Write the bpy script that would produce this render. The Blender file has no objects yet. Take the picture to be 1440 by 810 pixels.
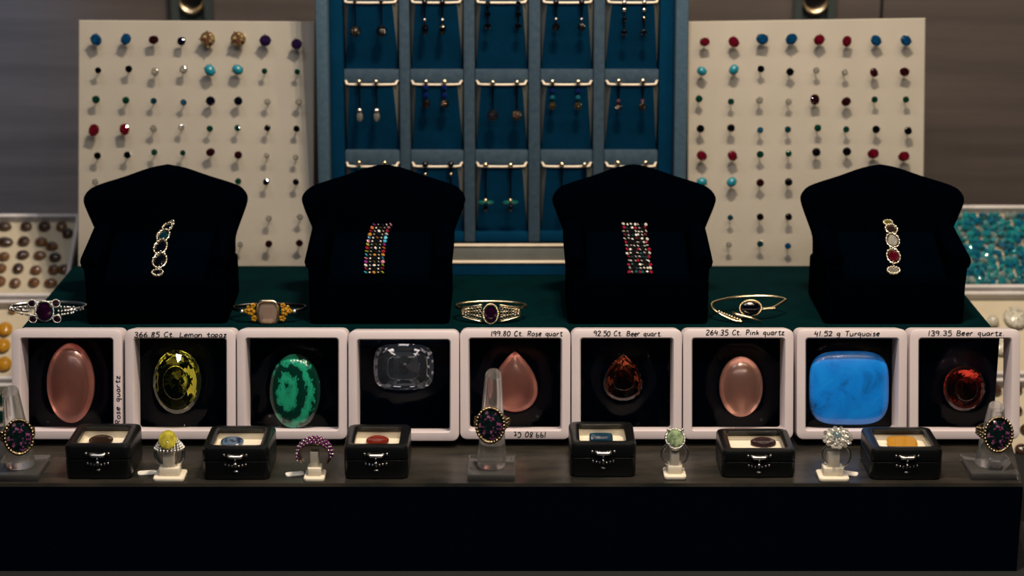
import bpy, bmesh, math, random
from mathutils import Vector, Matrix, Euler
random.seed(7)
R = math.radians
S = bpy.context.scene
COL = S.collection

# ------------------------------------------------------------------ camera, light, exposure
F = 2700.0                                   # focal length in pixels of the 1440x810 frame
PITCH = math.atan(768.0 / F)
CP, SP = math.cos(PITCH), math.sin(PITCH)
CAM_Z = 0.4763                               # eye height above the counter top
cam_d = bpy.data.cameras.new('camera'); cam = bpy.data.objects.new('camera', cam_d); COL.objects.link(cam)
cam.location = (0, 0, CAM_Z); cam.rotation_euler = (math.pi / 2 - PITCH, 0, 0)
cam_d.sensor_width = 36; cam_d.lens = F / 1440 * 36
cam_d.clip_start = 0.02; cam_d.clip_end = 50
cam_d.dof.use_dof = True; cam_d.dof.focus_distance = 1.185; cam_d.dof.aperture_fstop = 6.0
S.camera = cam

w = bpy.data.worlds.new('world'); S.world = w; w.use_nodes = True
w.node_tree.nodes['Background'].inputs[0].default_value = (0.30, 0.50, 0.80, 1)
w.node_tree.nodes['Background'].inputs[1].default_value = 0.012

def spot(x, y, z, power, col, tx, ty, tz, size=1.5, rad=0.010, blend=0.7):
    l = bpy.data.lights.new('led_spot', 'SPOT'); l.energy = power; l.color = col
    l.spot_size = size; l.spot_blend = blend; l.shadow_soft_size = rad
    o = bpy.data.objects.new('led_spot', l); COL.objects.link(o); o.location = (x, y, z)
    o.rotation_euler = (Vector((tx, ty, tz)) - Vector((x, y, z))).to_track_quat('-Z', 'Y').to_euler()
    return o
WARM = (1.0, 0.80, 0.58); NEUT = (1.0, 0.86, 0.74); COOL = (0.72, 0.85, 1.0)
# the strip of LED spots above the counter
for lx, pw, c in ((-0.44, 2.2, COOL), (-0.26, 3.0, NEUT), (0.05, 12.0, NEUT), (0.10, 12.0, WARM), (0.15, 12.0, WARM), (0.34, 4.0, WARM), (0.52, 4.0, WARM)):
    spot(lx, 0.90, 1.00, pw, c, lx * 0.6, 1.26, 0.15, 1.65)
# the lower front row over the shop window edge
for k in range(7):
    lx = -0.40 + 0.15 * k
    spot(lx, 0.50, 0.86, 1.2 + 0.30 * k, NEUT if k < 3 else WARM, lx * 0.9, 1.20, 0.10)
# a few tiny cold pin lights among them
for lx in (-0.32, -0.28, 0.02, 0.06, 0.30, 0.34):
    spot(lx, 0.42, 0.80, 0.5, (0.45, 0.6, 1.0), lx * 0.9, 1.15, 0.09, 1.5, 0.005)
# added narrow cold spot, tinting only the wall end blue
spot(-0.62, 1.10, 0.78, 22.0, (0.22, 0.55, 1.0), -0.48, 1.52, 0.27, 0.50, 0.03, 0.9)
S.view_settings.view_transform = 'Standard'; S.view_settings.look = 'None'
S.view_settings.gamma = 1.0; S.view_settings.use_curve_mapping = False
S.view_settings.exposure = 0.0

# ------------------------------------------------------------------ pixels to rays
def ray(px, py):
    a, u = (px - 720) / F, (405 - py) / F
    return Vector((a, CP + u * SP, -SP + u * CP))
CAMP = Vector((0, 0, CAM_Z))
def at_y(px, py, y): d = ray(px, py); return CAMP + d * (y / d.y)
def at_z(px, py, z): d = ray(px, py); return CAMP + d * ((z - CAM_Z) / d.z)
def px_x(px, y, z):                         # world x of image column px for a point at (y, z)
    t = y * CP - (z - CAM_Z) * SP
    return (px - 720) / F * t
class Plane:
    """upright or leaning plane: origin o, lean back by a; local axes u (right), v (up along the plane), n towards the viewer"""
    def __init__(s, o, lean):
        s.o = Vector(o); s.lean = lean
        s.u = Vector((1, 0, 0)); s.v = Vector((0, math.sin(lean), math.cos(lean))); s.n = Vector((0, -math.cos(lean), math.sin(lean)))
    def uv(s, px, py, off=0.0):
        d = ray(px, py); o = s.o + s.n * off
        p = CAMP + d * ((o - CAMP).dot(s.n) / d.dot(s.n)) - s.o
        return p.dot(s.u), p.dot(s.v)
    def w(s, u, v, off=0.0): return s.o + s.u * u + s.v * v + s.n * off
    def rot(s): return (-s.lean, 0, 0)      # Empty rotation: local x=u, z=v, y=-n

# ------------------------------------------------------------------ materials
MATS = {}
def mat(name, col, rough=0.5, metal=0.0, trans=0.0, ior=1.5, spec=0.5, sheen=0.0, coat=0.0, sss=0.0,
        var=None, vscale=60.0, bump=0.0, bscale=200.0, stretch=(1, 1, 1)):
    if name in MATS: return MATS[name]
    m = bpy.data.materials.new(name); m.use_nodes = True; nt = m.node_tree; b = nt.nodes['Principled BSDF']
    b.inputs['Base Color'].default_value = (*col, 1); b.inputs['Roughness'].default_value = rough
    b.inputs['Metallic'].default_value = metal; b.inputs['Transmission Weight'].default_value = trans
    b.inputs['IOR'].default_value = ior; b.inputs['Specular IOR Level'].default_value = spec
    b.inputs['Sheen Weight'].default_value = sheen; b.inputs['Coat Weight'].default_value = coat
    if sss: b.inputs['Subsurface Weight'].default_value = sss; b.inputs['Subsurface Radius'].default_value = (0.01, 0.005, 0.004)
    tc = nt.nodes.new('ShaderNodeTexCoord'); mp = nt.nodes.new('ShaderNodeMapping'); mp.inputs['Scale'].default_value = stretch
    nt.links.new(tc.outputs['Object'], mp.inputs['Vector'])
    if var is None: var = tuple(c * 0.86 for c in col)
    n = nt.nodes.new('ShaderNodeTexNoise'); n.inputs['Scale'].default_value = vscale; n.inputs['Detail'].default_value = 4
    nt.links.new(mp.outputs[0], n.inputs['Vector'])
    r = nt.nodes.new('ShaderNodeValToRGB'); r.color_ramp.elements[0].position = 0.35; r.color_ramp.elements[1].position = 0.65
    r.color_ramp.elements[0].color = (*var, 1); r.color_ramp.elements[1].color = (*col, 1)
    nt.links.new(n.outputs['Fac'], r.inputs['Fac']); nt.links.new(r.outputs['Color'], b.inputs['Base Color'])
    if bump:
        n2 = nt.nodes.new('ShaderNodeTexNoise'); n2.inputs['Scale'].default_value = bscale; n2.inputs['Detail'].default_value = 3
        nt.links.new(mp.outputs[0], n2.inputs['Vector'])
        bp = nt.nodes.new('ShaderNodeBump'); bp.inputs['Strength'].default_value = bump; bp.inputs['Distance'].default_value = 0.0006
        nt.links.new(n2.outputs['Fac'], bp.inputs['Height']); nt.links.new(bp.outputs['Normal'], b.inputs['Normal'])
    MATS[name] = m; return m
def film_mat(name, f0, rough, tint=(1, 1, 1), wrinkle=0.0):
    m = bpy.data.materials.new(name); m.use_nodes = True; nt = m.node_tree; nt.nodes.clear()
    o = nt.nodes.new('ShaderNodeOutputMaterial'); mx = nt.nodes.new('ShaderNodeMixShader')
    t = nt.nodes.new('ShaderNodeBsdfTransparent'); t.inputs[0].default_value = (*tint, 1)
    g = nt.nodes.new('ShaderNodeBsdfGlossy'); g.inputs['Roughness'].default_value = rough
    if wrinkle:
        tc = nt.nodes.new('ShaderNodeTexCoord'); nz = nt.nodes.new('ShaderNodeTexNoise'); nz.inputs['Scale'].default_value = 85; nz.inputs['Detail'].default_value = 1
        bp = nt.nodes.new('ShaderNodeBump'); bp.inputs['Strength'].default_value = wrinkle; bp.inputs['Distance'].default_value = 0.004
        nt.links.new(tc.outputs['Object'], nz.inputs['Vector']); nt.links.new(nz.outputs['Fac'], bp.inputs['Height']); nt.links.new(bp.outputs['Normal'], g.inputs['Normal'])
    lw = nt.nodes.new('ShaderNodeLayerWeight'); lw.inputs['Blend'].default_value = 0.5
    pw = nt.nodes.new('ShaderNodeMath'); pw.operation = 'POWER'; pw.inputs[1].default_value = 4.0
    ma = nt.nodes.new('ShaderNodeMath'); ma.operation = 'MULTIPLY_ADD'; ma.inputs[1].default_value = 0.03; ma.inputs[2].default_value = f0
    nt.links.new(lw.outputs['Facing'], pw.inputs[0]); nt.links.new(pw.outputs[0], ma.inputs[0]); nt.links.new(ma.outputs[0], mx.inputs[0]); nt.links.new(t.outputs[0], mx.inputs[1]); nt.links.new(g.outputs[0], mx.inputs[2])
    nt.links.new(mx.outputs[0], o.inputs[0]); MATS[name] = m; return m
def quartz_mat(name, col, deep, clear=0.5, rough=0.06):
    """milky translucent stone: part glass, part scattering"""
    m = bpy.data.materials.new(name); m.use_nodes = True; nt = m.node_tree; nt.nodes.clear()
    o = nt.nodes.new('ShaderNodeOutputMaterial'); mx = nt.nodes.new('ShaderNodeMixShader'); mx.inputs[0].default_value = clear
    d = nt.nodes.new('ShaderNodeBsdfPrincipled'); d.inputs['Roughness'].default_value = 0.06
    d.inputs['Subsurface Weight'].default_value = 0.6; d.inputs['Subsurface Radius'].default_value = (0.012, 0.006, 0.005)
    d.inputs['Specular IOR Level'].default_value = 0.6; d.inputs['Subsurface Scale'].default_value = 0.6
    tc = nt.nodes.new('ShaderNodeTexCoord'); n = nt.nodes.new('ShaderNodeTexNoise'); n.inputs['Scale'].default_value = 70
    nt.links.new(tc.outputs['Object'], n.inputs['Vector'])
    r = nt.nodes.new('ShaderNodeValToRGB'); r.color_ramp.elements[0].color = (*deep, 1); r.color_ramp.elements[1].color = (*col, 1)
    nt.links.new(n.outputs['Fac'], r.inputs[0]); nt.links.new(r.outputs[0], d.inputs['Base Color'])
    g = nt.nodes.new('ShaderNodeBsdfGlass'); g.inputs['Color'].default_value = (*[0.45 + 0.55 * c for c in col], 1); g.inputs['Roughness'].default_value = rough; g.inputs['IOR'].default_value = 1.52
    nt.links.new(d.outputs[0], mx.inputs[1]); nt.links.new(g.outputs[0], mx.inputs[2]); nt.links.new(mx.outputs[0], o.inputs[0])
    MATS[name] = m; return m
def banded_mat(name, stops, scale, dist, rough=0.12, kind='wave'):
    m = bpy.data.materials.new(name); m.use_nodes = True; nt = m.node_tree; b = nt.nodes['Principled BSDF']
    b.inputs['Roughness'].default_value = rough; b.inputs['Coat Weight'].default_value = 0.4; b.inputs['Coat Roughness'].default_value = 0.05
    tc = nt.nodes.new('ShaderNodeTexCoord')
    if kind == 'wave':
        n0 = nt.nodes.new('ShaderNodeTexNoise'); n0.inputs['Scale'].default_value = scale; n0.inputs['Detail'].default_value = 6; n0.inputs['Roughness'].default_value = 0.62; n0.inputs['Distortion'].default_value = dist
        mp = nt.nodes.new('ShaderNodeMapping'); mp.inputs['Scale'].default_value = (1.6, 1, 0.7); mp.inputs['Location'].default_value = (0.013, 0.02, 0.04)
        nt.links.new(tc.outputs['Object'], mp.inputs[0]); nt.links.new(mp.outputs[0], n0.inputs['Vector']); src = n0.outputs['Fac']
    elif kind == 'rings':
        n0 = nt.nodes.new('ShaderNodeTexWave'); n0.wave_type = 'RINGS'; n0.rings_direction = 'SPHERICAL'; n0.inputs['Scale'].default_value = scale; n0.inputs['Distortion'].default_value = dist
        n0.inputs['Detail'].default_value = 5; n0.inputs['Detail Scale'].default_value = 5.0; n0.inputs['Detail Roughness'].default_value = 0.6
        mp = nt.nodes.new('ShaderNodeMapping'); mp.inputs['Scale'].default_value = (1.5, 1, 0.75); mp.inputs['Location'].default_value = (0.007, 0.0, -0.006)
        nt.links.new(tc.outputs['Object'], mp.inputs[0]); nt.links.new(mp.outputs[0], n0.inputs['Vector']); src = n0.outputs['Fac']
    elif kind == 'vein':
        n0 = nt.nodes.new('ShaderNodeTexNoise'); n0.inputs['Scale'].default_value = scale; n0.inputs['Detail'].default_value = 8; n0.inputs['Roughness'].default_value = 0.65; n0.inputs['Distortion'].default_value = dist
        nt.links.new(tc.outputs['Object'], n0.inputs['Vector']); src = n0.outputs['Fac']
    r = nt.nodes.new('ShaderNodeValToRGB'); cr = r.color_ramp
    while len(cr.elements) < len(stops): cr.elements.new(0.5)
    for e, (p, c) in zip(cr.elements, stops): e.position = p; e.color = (*c, 1)
    nt.links.new(src, r.inputs[0]); nt.links.new(r.outputs[0], b.inputs['Base Color'])
    MATS[name] = m; return m

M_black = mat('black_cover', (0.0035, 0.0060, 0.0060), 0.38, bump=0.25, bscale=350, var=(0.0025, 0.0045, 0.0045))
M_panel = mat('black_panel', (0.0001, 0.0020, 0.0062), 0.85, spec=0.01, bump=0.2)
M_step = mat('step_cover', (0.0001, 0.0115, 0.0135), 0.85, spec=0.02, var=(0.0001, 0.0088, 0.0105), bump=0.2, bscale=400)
M_ledge = mat('ledge_cover_sheen', (0.030, 0.026, 0.020), 0.34, var=(0.009, 0.0095, 0.008), vscale=28, stretch=(1, 3, 1), bump=0.3, bscale=120)  # brown streaks put reflected sheen into the black ledge top's colour
M_velvet = mat('black_velvet', (0.0001, 0.0006, 0.0017), 0.95, spec=0.0, var=(0.0001, 0.0005, 0.0014), bump=0.3, bscale=900)
M_pillow = mat('pillow_velvet', (0.0001, 0.0009, 0.0022), 0.95, spec=0.0, bump=0.3, bscale=900)
M_board = mat('board_leatherette', (0.33, 0.307, 0.26), 0.55, var=(0.308, 0.286, 0.24), vscale=25, bump=0.1, bscale=500)
M_frame = mat('white_plastic', (0.60, 0.54, 0.56), 0.35, var=(0.575, 0.515, 0.535), vscale=40)
M_film = film_mat('clear_film', 0.009, 0.02, wrinkle=0.5)
M_pane = film_mat('glass_pane', 0.03, 0.02)
M_ink = mat('black_ink', (0.006, 0.006, 0.008), 0.5)
M_caseblue = mat('blue_velvet', (0.0001, 0.027, 0.066), 0.85, spec=0.04, var=(0.0001, 0.022, 0.054), bump=0.3, bscale=600)
M_caserail = mat('case_rail_felt', (0.045, 0.085, 0.12), 0.8, spec=0.2, var=(0.035, 0.07, 0.105), vscale=300, bump=0.4, bscale=900)
M_casegrid = mat('case_grid_felt', (0.034, 0.062, 0.088), 0.8, spec=0.2, var=(0.024, 0.048, 0.075), vscale=250, bump=0.3, bscale=900)
M_casegrey = mat('case_grey_and_lit_side', (0.11, 0.12, 0.115), 0.7, spec=0.3)  # grey of the bottom rail, and painted light on the pad sides
M_lip = mat('cream_trim_and_highlight', (0.75, 0.66, 0.52), 0.35)  # cream of the case trims, and painted highlight on the pad edges
M_lining = mat('cream_lining', (0.80, 0.74, 0.60), 0.7, var=(0.76, 0.70, 0.55))
M_leather = mat('black_leather', (0.0030, 0.0038, 0.0040), 0.30, bump=0.25, bscale=1200, var=(0.002, 0.0026, 0.003))
M_silver = mat('silver', (0.82, 0.80, 0.76), 0.27, metal=1.0)
M_gold = mat('pale_gold', (0.90, 0.74, 0.48), 0.25, metal=1.0)
M_whitegold = mat('white_gold', (0.92, 0.84, 0.68), 0.25, metal=1.0)
M_oldgold = mat('antique_gold', (0.55, 0.42, 0.24), 0.25, metal=1.0, var=(0.10, 0.08, 0.05), vscale=900)
M_dark = mat('dark_metal', (0.05, 0.05, 0.055), 0.3, metal=1.0)
M_steel = mat('grey_steel', (0.30, 0.30, 0.30), 0.25, metal=1.0)
M_clip = mat('ivory_plastic', (0.78, 0.72, 0.58), 0.4)
M_paper = mat('paper_tag', (0.80, 0.77, 0.70), 0.7)
M_acryl = mat('acrylic', (0.97, 0.99, 0.98), 0.02, trans=0.94, ior=1.40, var=(0.97, 0.99, 0.98))
_nt = M_acryl.node_tree; _mx = _nt.nodes.new('ShaderNodeMixShader'); _tr = _nt.nodes.new('ShaderNodeBsdfTransparent'); _mx.inputs[0].default_value = 0.30
_out = [n for n in _nt.nodes if n.type == 'OUTPUT_MATERIAL'][0]
_nt.links.new(_nt.nodes['Principled BSDF'].outputs[0], _mx.inputs[1]); _nt.links.new(_tr.outputs[0], _mx.inputs[2]); _nt.links.new(_mx.outputs[0], _out.inputs[0])
M_tray = mat('tray_plastic', (0.62, 0.60, 0.60), 0.4)
M_trayin = mat('tray_pad', (0.47, 0.42, 0.31), 0.7, var=(0.44, 0.39, 0.285))
M_counter = mat('counter_cloth', (0.002, 0.003, 0.004), 0.8, bump=0.3)
M_wall = mat('brushed_panel', (0.092, 0.076, 0.071), 0.45, metal=0.1, var=(0.068, 0.057, 0.053), vscale=14, stretch=(0.35, 1, 5), bump=0.25, bscale=120)
M_upright = mat('steel_upright', (0.10, 0.13, 0.13), 0.35, metal=0.7)
M_floor = mat('shop_floor', (0.05, 0.05, 0.05), 0.6)

def gemmat(name, col, trans=0.75, ior=1.6, rough=0.03, dark=0.45):
    return mat('gem_' + name, col, rough, trans=trans, ior=ior, spec=0.9, coat=0.5, var=tuple(c * dark for c in col), vscale=2.2)
G = {
 'blue': gemmat('blue', (0.010, 0.13, 0.36)), 'ltblue': gemmat('ltblue', (0.03, 0.20, 0.36)), 'teal': gemmat('teal', (0.01, 0.10, 0.15)),
 'ruby': gemmat('ruby', (0.28, 0.008, 0.03)), 'garnet': gemmat('garnet', (0.055, 0.006, 0.010)), 'black': gemmat('black', (0.006, 0.006, 0.008)),
 'navy': gemmat('navy', (0.006, 0.008, 0.022)), 'purple': gemmat('purple', (0.045, 0.018, 0.11)), 'emerald': gemmat('emerald', (0.006, 0.10, 0.06)),
 'clear': gemmat('clear', (0.62, 0.60, 0.52), dark=0.6), 'turquoise': mat('gem_turquoise', (0.010, 0.20, 0.27), 0.25, var=(0.008, 0.15, 0.21), vscale=2),
 'multi': banded_mat('gem_multi', [(0.42, (0.01, 0.015, 0.012)), (0.50, (0.16, 0.06, 0.03)), (0.55, (0.02, 0.03, 0.02)), (0.62, (0.45, 0.36, 0.15))], 2.6, 0.5, 0.05, 'vein'),
 'pink': gemmat('pink', (0.60, 0.22, 0.32)), 'lime': gemmat('lime', (0.36, 0.40, 0.03)), 'sky': gemmat('sky', (0.05, 0.45, 0.65)),
 'white': gemmat('white', (0.80, 0.80, 0.75), dark=0.8), 'amber': gemmat('amber', (0.50, 0.24, 0.03)), 'violet': gemmat('violet', (0.22, 0.03, 0.22)),
 'orange': gemmat('orange', (0.55, 0.16, 0.04)), 'aqua': gemmat('aqua', (0.02, 0.42, 0.36)), 'royal': gemmat('royal', (0.02, 0.05, 0.45)),
 'olive': gemmat('olive', (0.10, 0.09, 0.03)), 'amethyst': gemmat('amethyst', (0.06, 0.006, 0.055)), 'smoky': gemmat('smoky', (0.10, 0.055, 0.035)),
 'citrine': mat('gem_citrine', (0.66, 0.33, 0.02), 0.08, trans=0.35, var=(0.5, 0.25, 0.02), vscale=2), 'lemon': gemmat('lemon', (0.75, 0.66, 0.08), trans=0.3),
}
GEM_NAME = {'blue': 'bright blue', 'ltblue': 'light blue', 'teal': 'teal', 'ruby': 'ruby red', 'garnet': 'dark garnet', 'black': 'black', 'navy': 'dark navy',
            'purple': 'purple', 'emerald': 'emerald green', 'clear': 'clear white', 'turquoise': 'turquoise', 'multi': 'golden brown'}

# ------------------------------------------------------------------ mesh helpers
class B:
    def __init__(s): s.v = []; s.f = []
    def add(s, vf, mtx=None):
        v, f = vf; k = len(s.v)
        s.v += [tuple(mtx @ Vector(p)) if mtx is not None else tuple(p) for p in v]
        s.f += [tuple(i + k for i in q) for q in f]; return s
    def mesh(s, name, smooth=False, fix=True):
        me = bpy.data.meshes.new(name); me.from_pydata(s.v, [], s.f); me.update()
        if fix:
            bm = bmesh.new(); bm.from_mesh(me); bmesh.ops.recalc_face_normals(bm, faces=bm.faces); bm.to_mesh(me); bm.free()
        if smooth == 'auto':
            for p in me.polygons: p.use_smooth = True
            me.set_sharp_from_angle(angle=R(38))
        elif smooth:
            for p in me.polygons: p.use_smooth = True
        return me
def loft(rings, cap0=True, cap1=True, closed=False):
    n = len(rings[0]); v = [tuple(p) for r in rings for p in r]; f = []; m = len(rings)
    for i in range(m if closed else m - 1):
        j = (i + 1) % m
        for k in range(n):
            l = (k + 1) % n; f.append((i * n + k, i * n + l, j * n + l, j * n + k))
    if not closed:
        if cap0: f.append(tuple(range(n - 1, -1, -1)))
        if cap1: f.append(tuple((m - 1) * n + k for k in range(n)))
    return v, f
def boxvf(x0, x1, y0, y1, z0, z1):
    return loft([[(x0, y0, z0), (x1, y0, z0), (x1, y1, z0), (x0, y1, z0)], [(x0, y0, z1), (x1, y0, z1), (x1, y1, z1), (x0, y1, z1)]])
def rrect(w_, h_, r, n=4):
    pts = []
    for cx, cy, a0 in ((w_ / 2 - r, h_ / 2 - r, 0), (-w_ / 2 + r, h_ / 2 - r, 90), (-w_ / 2 + r, -h_ / 2 + r, 180), (w_ / 2 - r, -h_ / 2 + r, 270)):
        for k in range(n + 1):
            a = R(a0 + 90 * k / n); pts.append((cx + r * math.cos(a), cy + r * math.sin(a)))
    return pts
def rbox(sx, sy, sz, r, n=4, b=None):
    """rounded box standing on z=0"""
    b = r * 0.5 if b is None else b
    rings = []
    for ins, z in ((b, 0), (b * 0.3, b * 0.3), (0, b), (0, sz - b), (b * 0.3, sz - b * 0.3), (b, sz)):
        rings.append([(x, y, z) for x, y in rrect(sx - 2 * ins, sy - 2 * ins, max(r - ins, r * 0.3), n)])
    return loft(rings)
def tube(path, rad, n=8, closed=False, flat=1.0):
    P = [Vector(p) for p in path]; m = len(P); rings = []
    rr = rad if isinstance(rad, (list, tuple)) else [rad] * m
    up = Vector((0, 0, 1)); prev = None
    for i in range(m):
        if closed: t = P[(i + 1) % m] - P[i - 1]
        else: t = P[min(i + 1, m - 1)] - P[max(i - 1, 0)]
        t.normalize()
        if prev is None:
            a = up if abs(t.z) < 0.9 else Vector((1, 0, 0)); nx = t.cross(a).normalized()
        else: nx = (prev - t * prev.dot(t)).normalized()
        prev = nx; ny = t.cross(nx)
        rings.append([P[i] + (nx * math.cos(2 * math.pi * k / n) + ny * math.sin(2 * math.pi * k / n) * flat) * rr[i] for k in range(n)])
    return loft(rings, closed=closed)
def sphere(r, c=(0, 0, 0), n=10, m=6, sc=(1, 1, 1)):
    rings = []; c = Vector(c)
    v = [c + Vector((0, 0, -r * sc[2]))]; f = []
    for i in range(1, m):
        a = -math.pi / 2 + math.pi * i / m
        v += [c + Vector((r * math.cos(a) * math.cos(2 * math.pi * k / n) * sc[0], r * math.cos(a) * math.sin(2 * math.pi * k / n) * sc[1], r * math.sin(a) * sc[2])) for k in range(n)]
    v.append(c + Vector((0, 0, r * sc[2]))); top = len(v) - 1
    for k in range(n): f.append((0, 1 + (k + 1) % n, 1 + k))
    for i in range(m - 2):
        for k in range(n):
            l = (k + 1) % n; f.append((1 + i * n + k, 1 + i * n + l, 1 + (i + 1) * n + l, 1 + (i + 1) * n + k))
    b0 = 1 + (m - 2) * n
    for k in range(n): f.append((b0 + k, b0 + (k + 1) % n, top))
    return [tuple(p) for p in v], f
def outline(kind, n=16):
    pts = []
    for k in range(n):
        a = 2 * math.pi * k / n; c, s_ = math.cos(a), math.sin(a)
        if kind == 'cushion': e = 0.55; c, s_ = math.copysign(abs(c) ** e, c), math.copysign(abs(s_) ** e, s_)
        elif kind == 'pear':
            c = c * (0.5 * (1 - s_)) ** 0.36 / 0.826
        elif kind == 'rect': e = 0.3; c, s_ = math.copysign(abs(c) ** e, c), math.copysign(abs(s_) ** e, s_)
        pts.append((c, s_))
    return pts
def gemvf(kind='oval', n=16, table=0.55, crown=0.30, pav=0.7, girdle=0.05):
    """faceted stone, unit half width, table up (+z), girdle at z=0"""
    o = outline(kind, n)
    def ring(sc, z, tw=0.0):
        pts = []
        for k in range(n):
            a = o[k]; b = o[(k + 1) % n]; x = a[0] * (1 - tw) + b[0] * tw; y = a[1] * (1 - tw) + b[1] * tw
            pts.append((x * sc, y * sc, z))
        return pts
    R_ = [ring(0.05, -pav), ring(0.36, -pav * 0.70, 0.5), ring(0.70, -pav * 0.38), ring(1, -girdle, 0.5), ring(1, girdle, 0.5), ring(0.86, crown * 0.52), ring(table * 1.05, crown * 0.93, 0.5), ring(table, crown)]
    v = [p for r in R_ for p in r]; f = [tuple(range(n - 1, -1, -1)), tuple(7 * n + k for k in range(n))]
    tw_ = [0, 0.5, 0, 0.5, 0.5, 0, 0.5, 0]
    for i in range(7):
        a0, b0 = i * n, (i + 1) * n
        for k in range(n):
            l = (k + 1) % n
            if tw_[i] == tw_[i + 1]: f.append((a0 + k, a0 + l, b0 + l, b0 + k))
            elif tw_[i] < tw_[i + 1]: f += [(a0 + k, a0 + l, b0 + k), (a0 + l, b0 + l, b0 + k)]
            else: f += [(a0 + k, b0 + l, b0 + k), (a0 + k, a0 + l, b0 + l)]
    return v, f
def cabvf(kind='oval', n=28, m=7, top=0.6, bot=0.35):
    o = outline(kind, n); rings = []
    for i in range(m + 1):
        a = -math.pi / 2 + math.pi * i / m; s_ = max(math.cos(a), 0.03); z = math.sin(a) * (top if a > 0 else bot)
        rings.append([(x * s_, y * s_, z) for x, y in o])
    return loft(rings)
def catmull(pts, sub=5):
    if len(pts) < 3: return list(pts)
    out = []
    for i in range(len(pts) - 1):
        p0, p1, p2, p3 = pts[max(i - 1, 0)], pts[i], pts[i + 1], pts[min(i + 2, len(pts) - 1)]
        for k in range(sub):
            t = k / sub
            out.append(tuple(0.5 * ((2 * b) + (-a + c) * t + (2 * a - 5 * b + 4 * c - d) * t * t + (-a + 3 * b - 3 * c + d) * t ** 3) for a, b, c, d in zip(p0, p1, p2, p3)))
    out.append(pts[-1]); return out

def obj(name, me, m=None, parent=None, loc=(0, 0, 0), rot=(0, 0, 0), sc=(1, 1, 1)):
    if isinstance(me, B): me = me.mesh(name)
    o = bpy.data.objects.new(name, me); COL.objects.link(o)
    if m is not None:
        if me.materials and me.materials[0] is m: pass
        elif not me.materials: me.materials.append(m)
        else: o.material_slots[0].link = 'OBJECT'; o.material_slots[0].material = m
    o.location = loc; o.rotation_euler = rot; o.scale = sc
    if parent: o.parent = parent
    return o
def part(name, vf, m, parent, smooth=False, mtx=None, **k):
    b = B(); b.add(vf, mtx); return obj(name, b.mesh(name, smooth), m, parent, **k)
def tag(o, label, cat, group=None):
    o['label'] = label; o['category'] = cat
    if group: o['group'] = group
    return o
def thing(name, label, cat, loc=(0, 0, 0), rot=(0, 0, 0), group=None, sc=(1, 1, 1)):
    o = bpy.data.objects.new(name, None); COL.objects.link(o); o.empty_display_size = 0.01
    o.location = loc; o.rotation_euler = rot; o.scale = sc
    return tag(o, label, cat, group)
def struct(name, vf, m, smooth=False):
    b = B(); b.add(vf); o = obj(name, b.mesh(name, smooth), m); o['kind'] = 'structure'; return o
def T(x=0, y=0, z=0): return Matrix.Translation((x, y, z))
def RX(a): return Matrix.Rotation(R(a), 4, 'X')
def RY(a): return Matrix.Rotation(R(a), 4, 'Y')
def RZ(a): return Matrix.Rotation(R(a), 4, 'Z')
def SC(x, y=None, z=None): y = x if y is None else y; z = x if z is None else z; return Matrix.Diagonal((x, y, z, 1))
ORD = ['top', 'second', 'third', 'fourth', 'fifth', 'sixth', 'seventh', 'eighth']
CNT = ['first', 'second', 'third', 'fourth', 'fifth', 'sixth', 'seventh', 'eighth']

# ------------------------------------------------------------------ setting
WALL_Y = 1.52
struct('floor', boxvf(-2, 2, -0.6, WALL_Y + 0.1, -0.95, -0.9), M_floor)
wl = struct('wall_back', boxvf(-2, 2, WALL_Y, WALL_Y + 0.04, -0.9, 1.6), M_wall)
# seam between two wall panels: a shallow recessed joint strip
sx = px_x(1245, WALL_Y, 0.33)
o = part('panel_joint', boxvf(sx - 0.001, sx + 0.001, WALL_Y - 0.0006, WALL_Y, -0.02, 1.6), M_dark, wl)
# metal uprights with an oval slot, fixed on the wall
def upright(px0, px1, label):
    x0, x1 = px_x(px0, WALL_Y, 0.35), px_x(px1, WALL_Y, 0.35); c = (x0 + x1) / 2; hw = (x1 - x0) / 2
    z0 = 0.16; z1 = 0.75
    t = thing('wall_upright', label, 'bracket', (c, WALL_Y, z0), group='steel uprights on the back wall')
    part('back_plate', boxvf(-hw * 0.62, hw * 0.62, -0.003, 0, 0, z1 - z0), M_upright, t)
    for s in (-1, 1): part('flange', boxvf(min(s * hw * 0.62, s * hw), max(s * hw * 0.62, s * hw), -0.010, 0, 0, z1 - z0), M_upright, t)
    for k in range(3):
        zc = at_y(265, 23, WALL_Y - 0.01).z + 0.034 - z0 + k * 0.11
        a, b_ = hw * 0.62, 0.034
        ring = rrect(2 * a, 2 * b_, a * 0.98, 8)
        rings = []
        for sc_, y in ((1.0, -0.003), (1.0, -0.008), (0.93, -0.011), (0.84, -0.008), (0.84, -0.0035)):
            rings.append([(x * sc_, y, zc + z * sc_) for x, z in ring])
        e = part('slot_rim', loft(rings, False, False), M_gold, t, smooth=True)
        part('slot', loft([[(x * 0.85, -0.0032, zc + z * 0.85) for x, z in ring], [(x * 0.85, -0.0038, zc + z * 0.85) for x, z in ring]]), M_dark, e)
    return t
upright(237, 295, 'dark steel wall upright rising behind the white board beside the brown stone tray')
upright(1120, 1179, 'dark steel wall upright rising behind the white board beside the blue gem tray')

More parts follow.
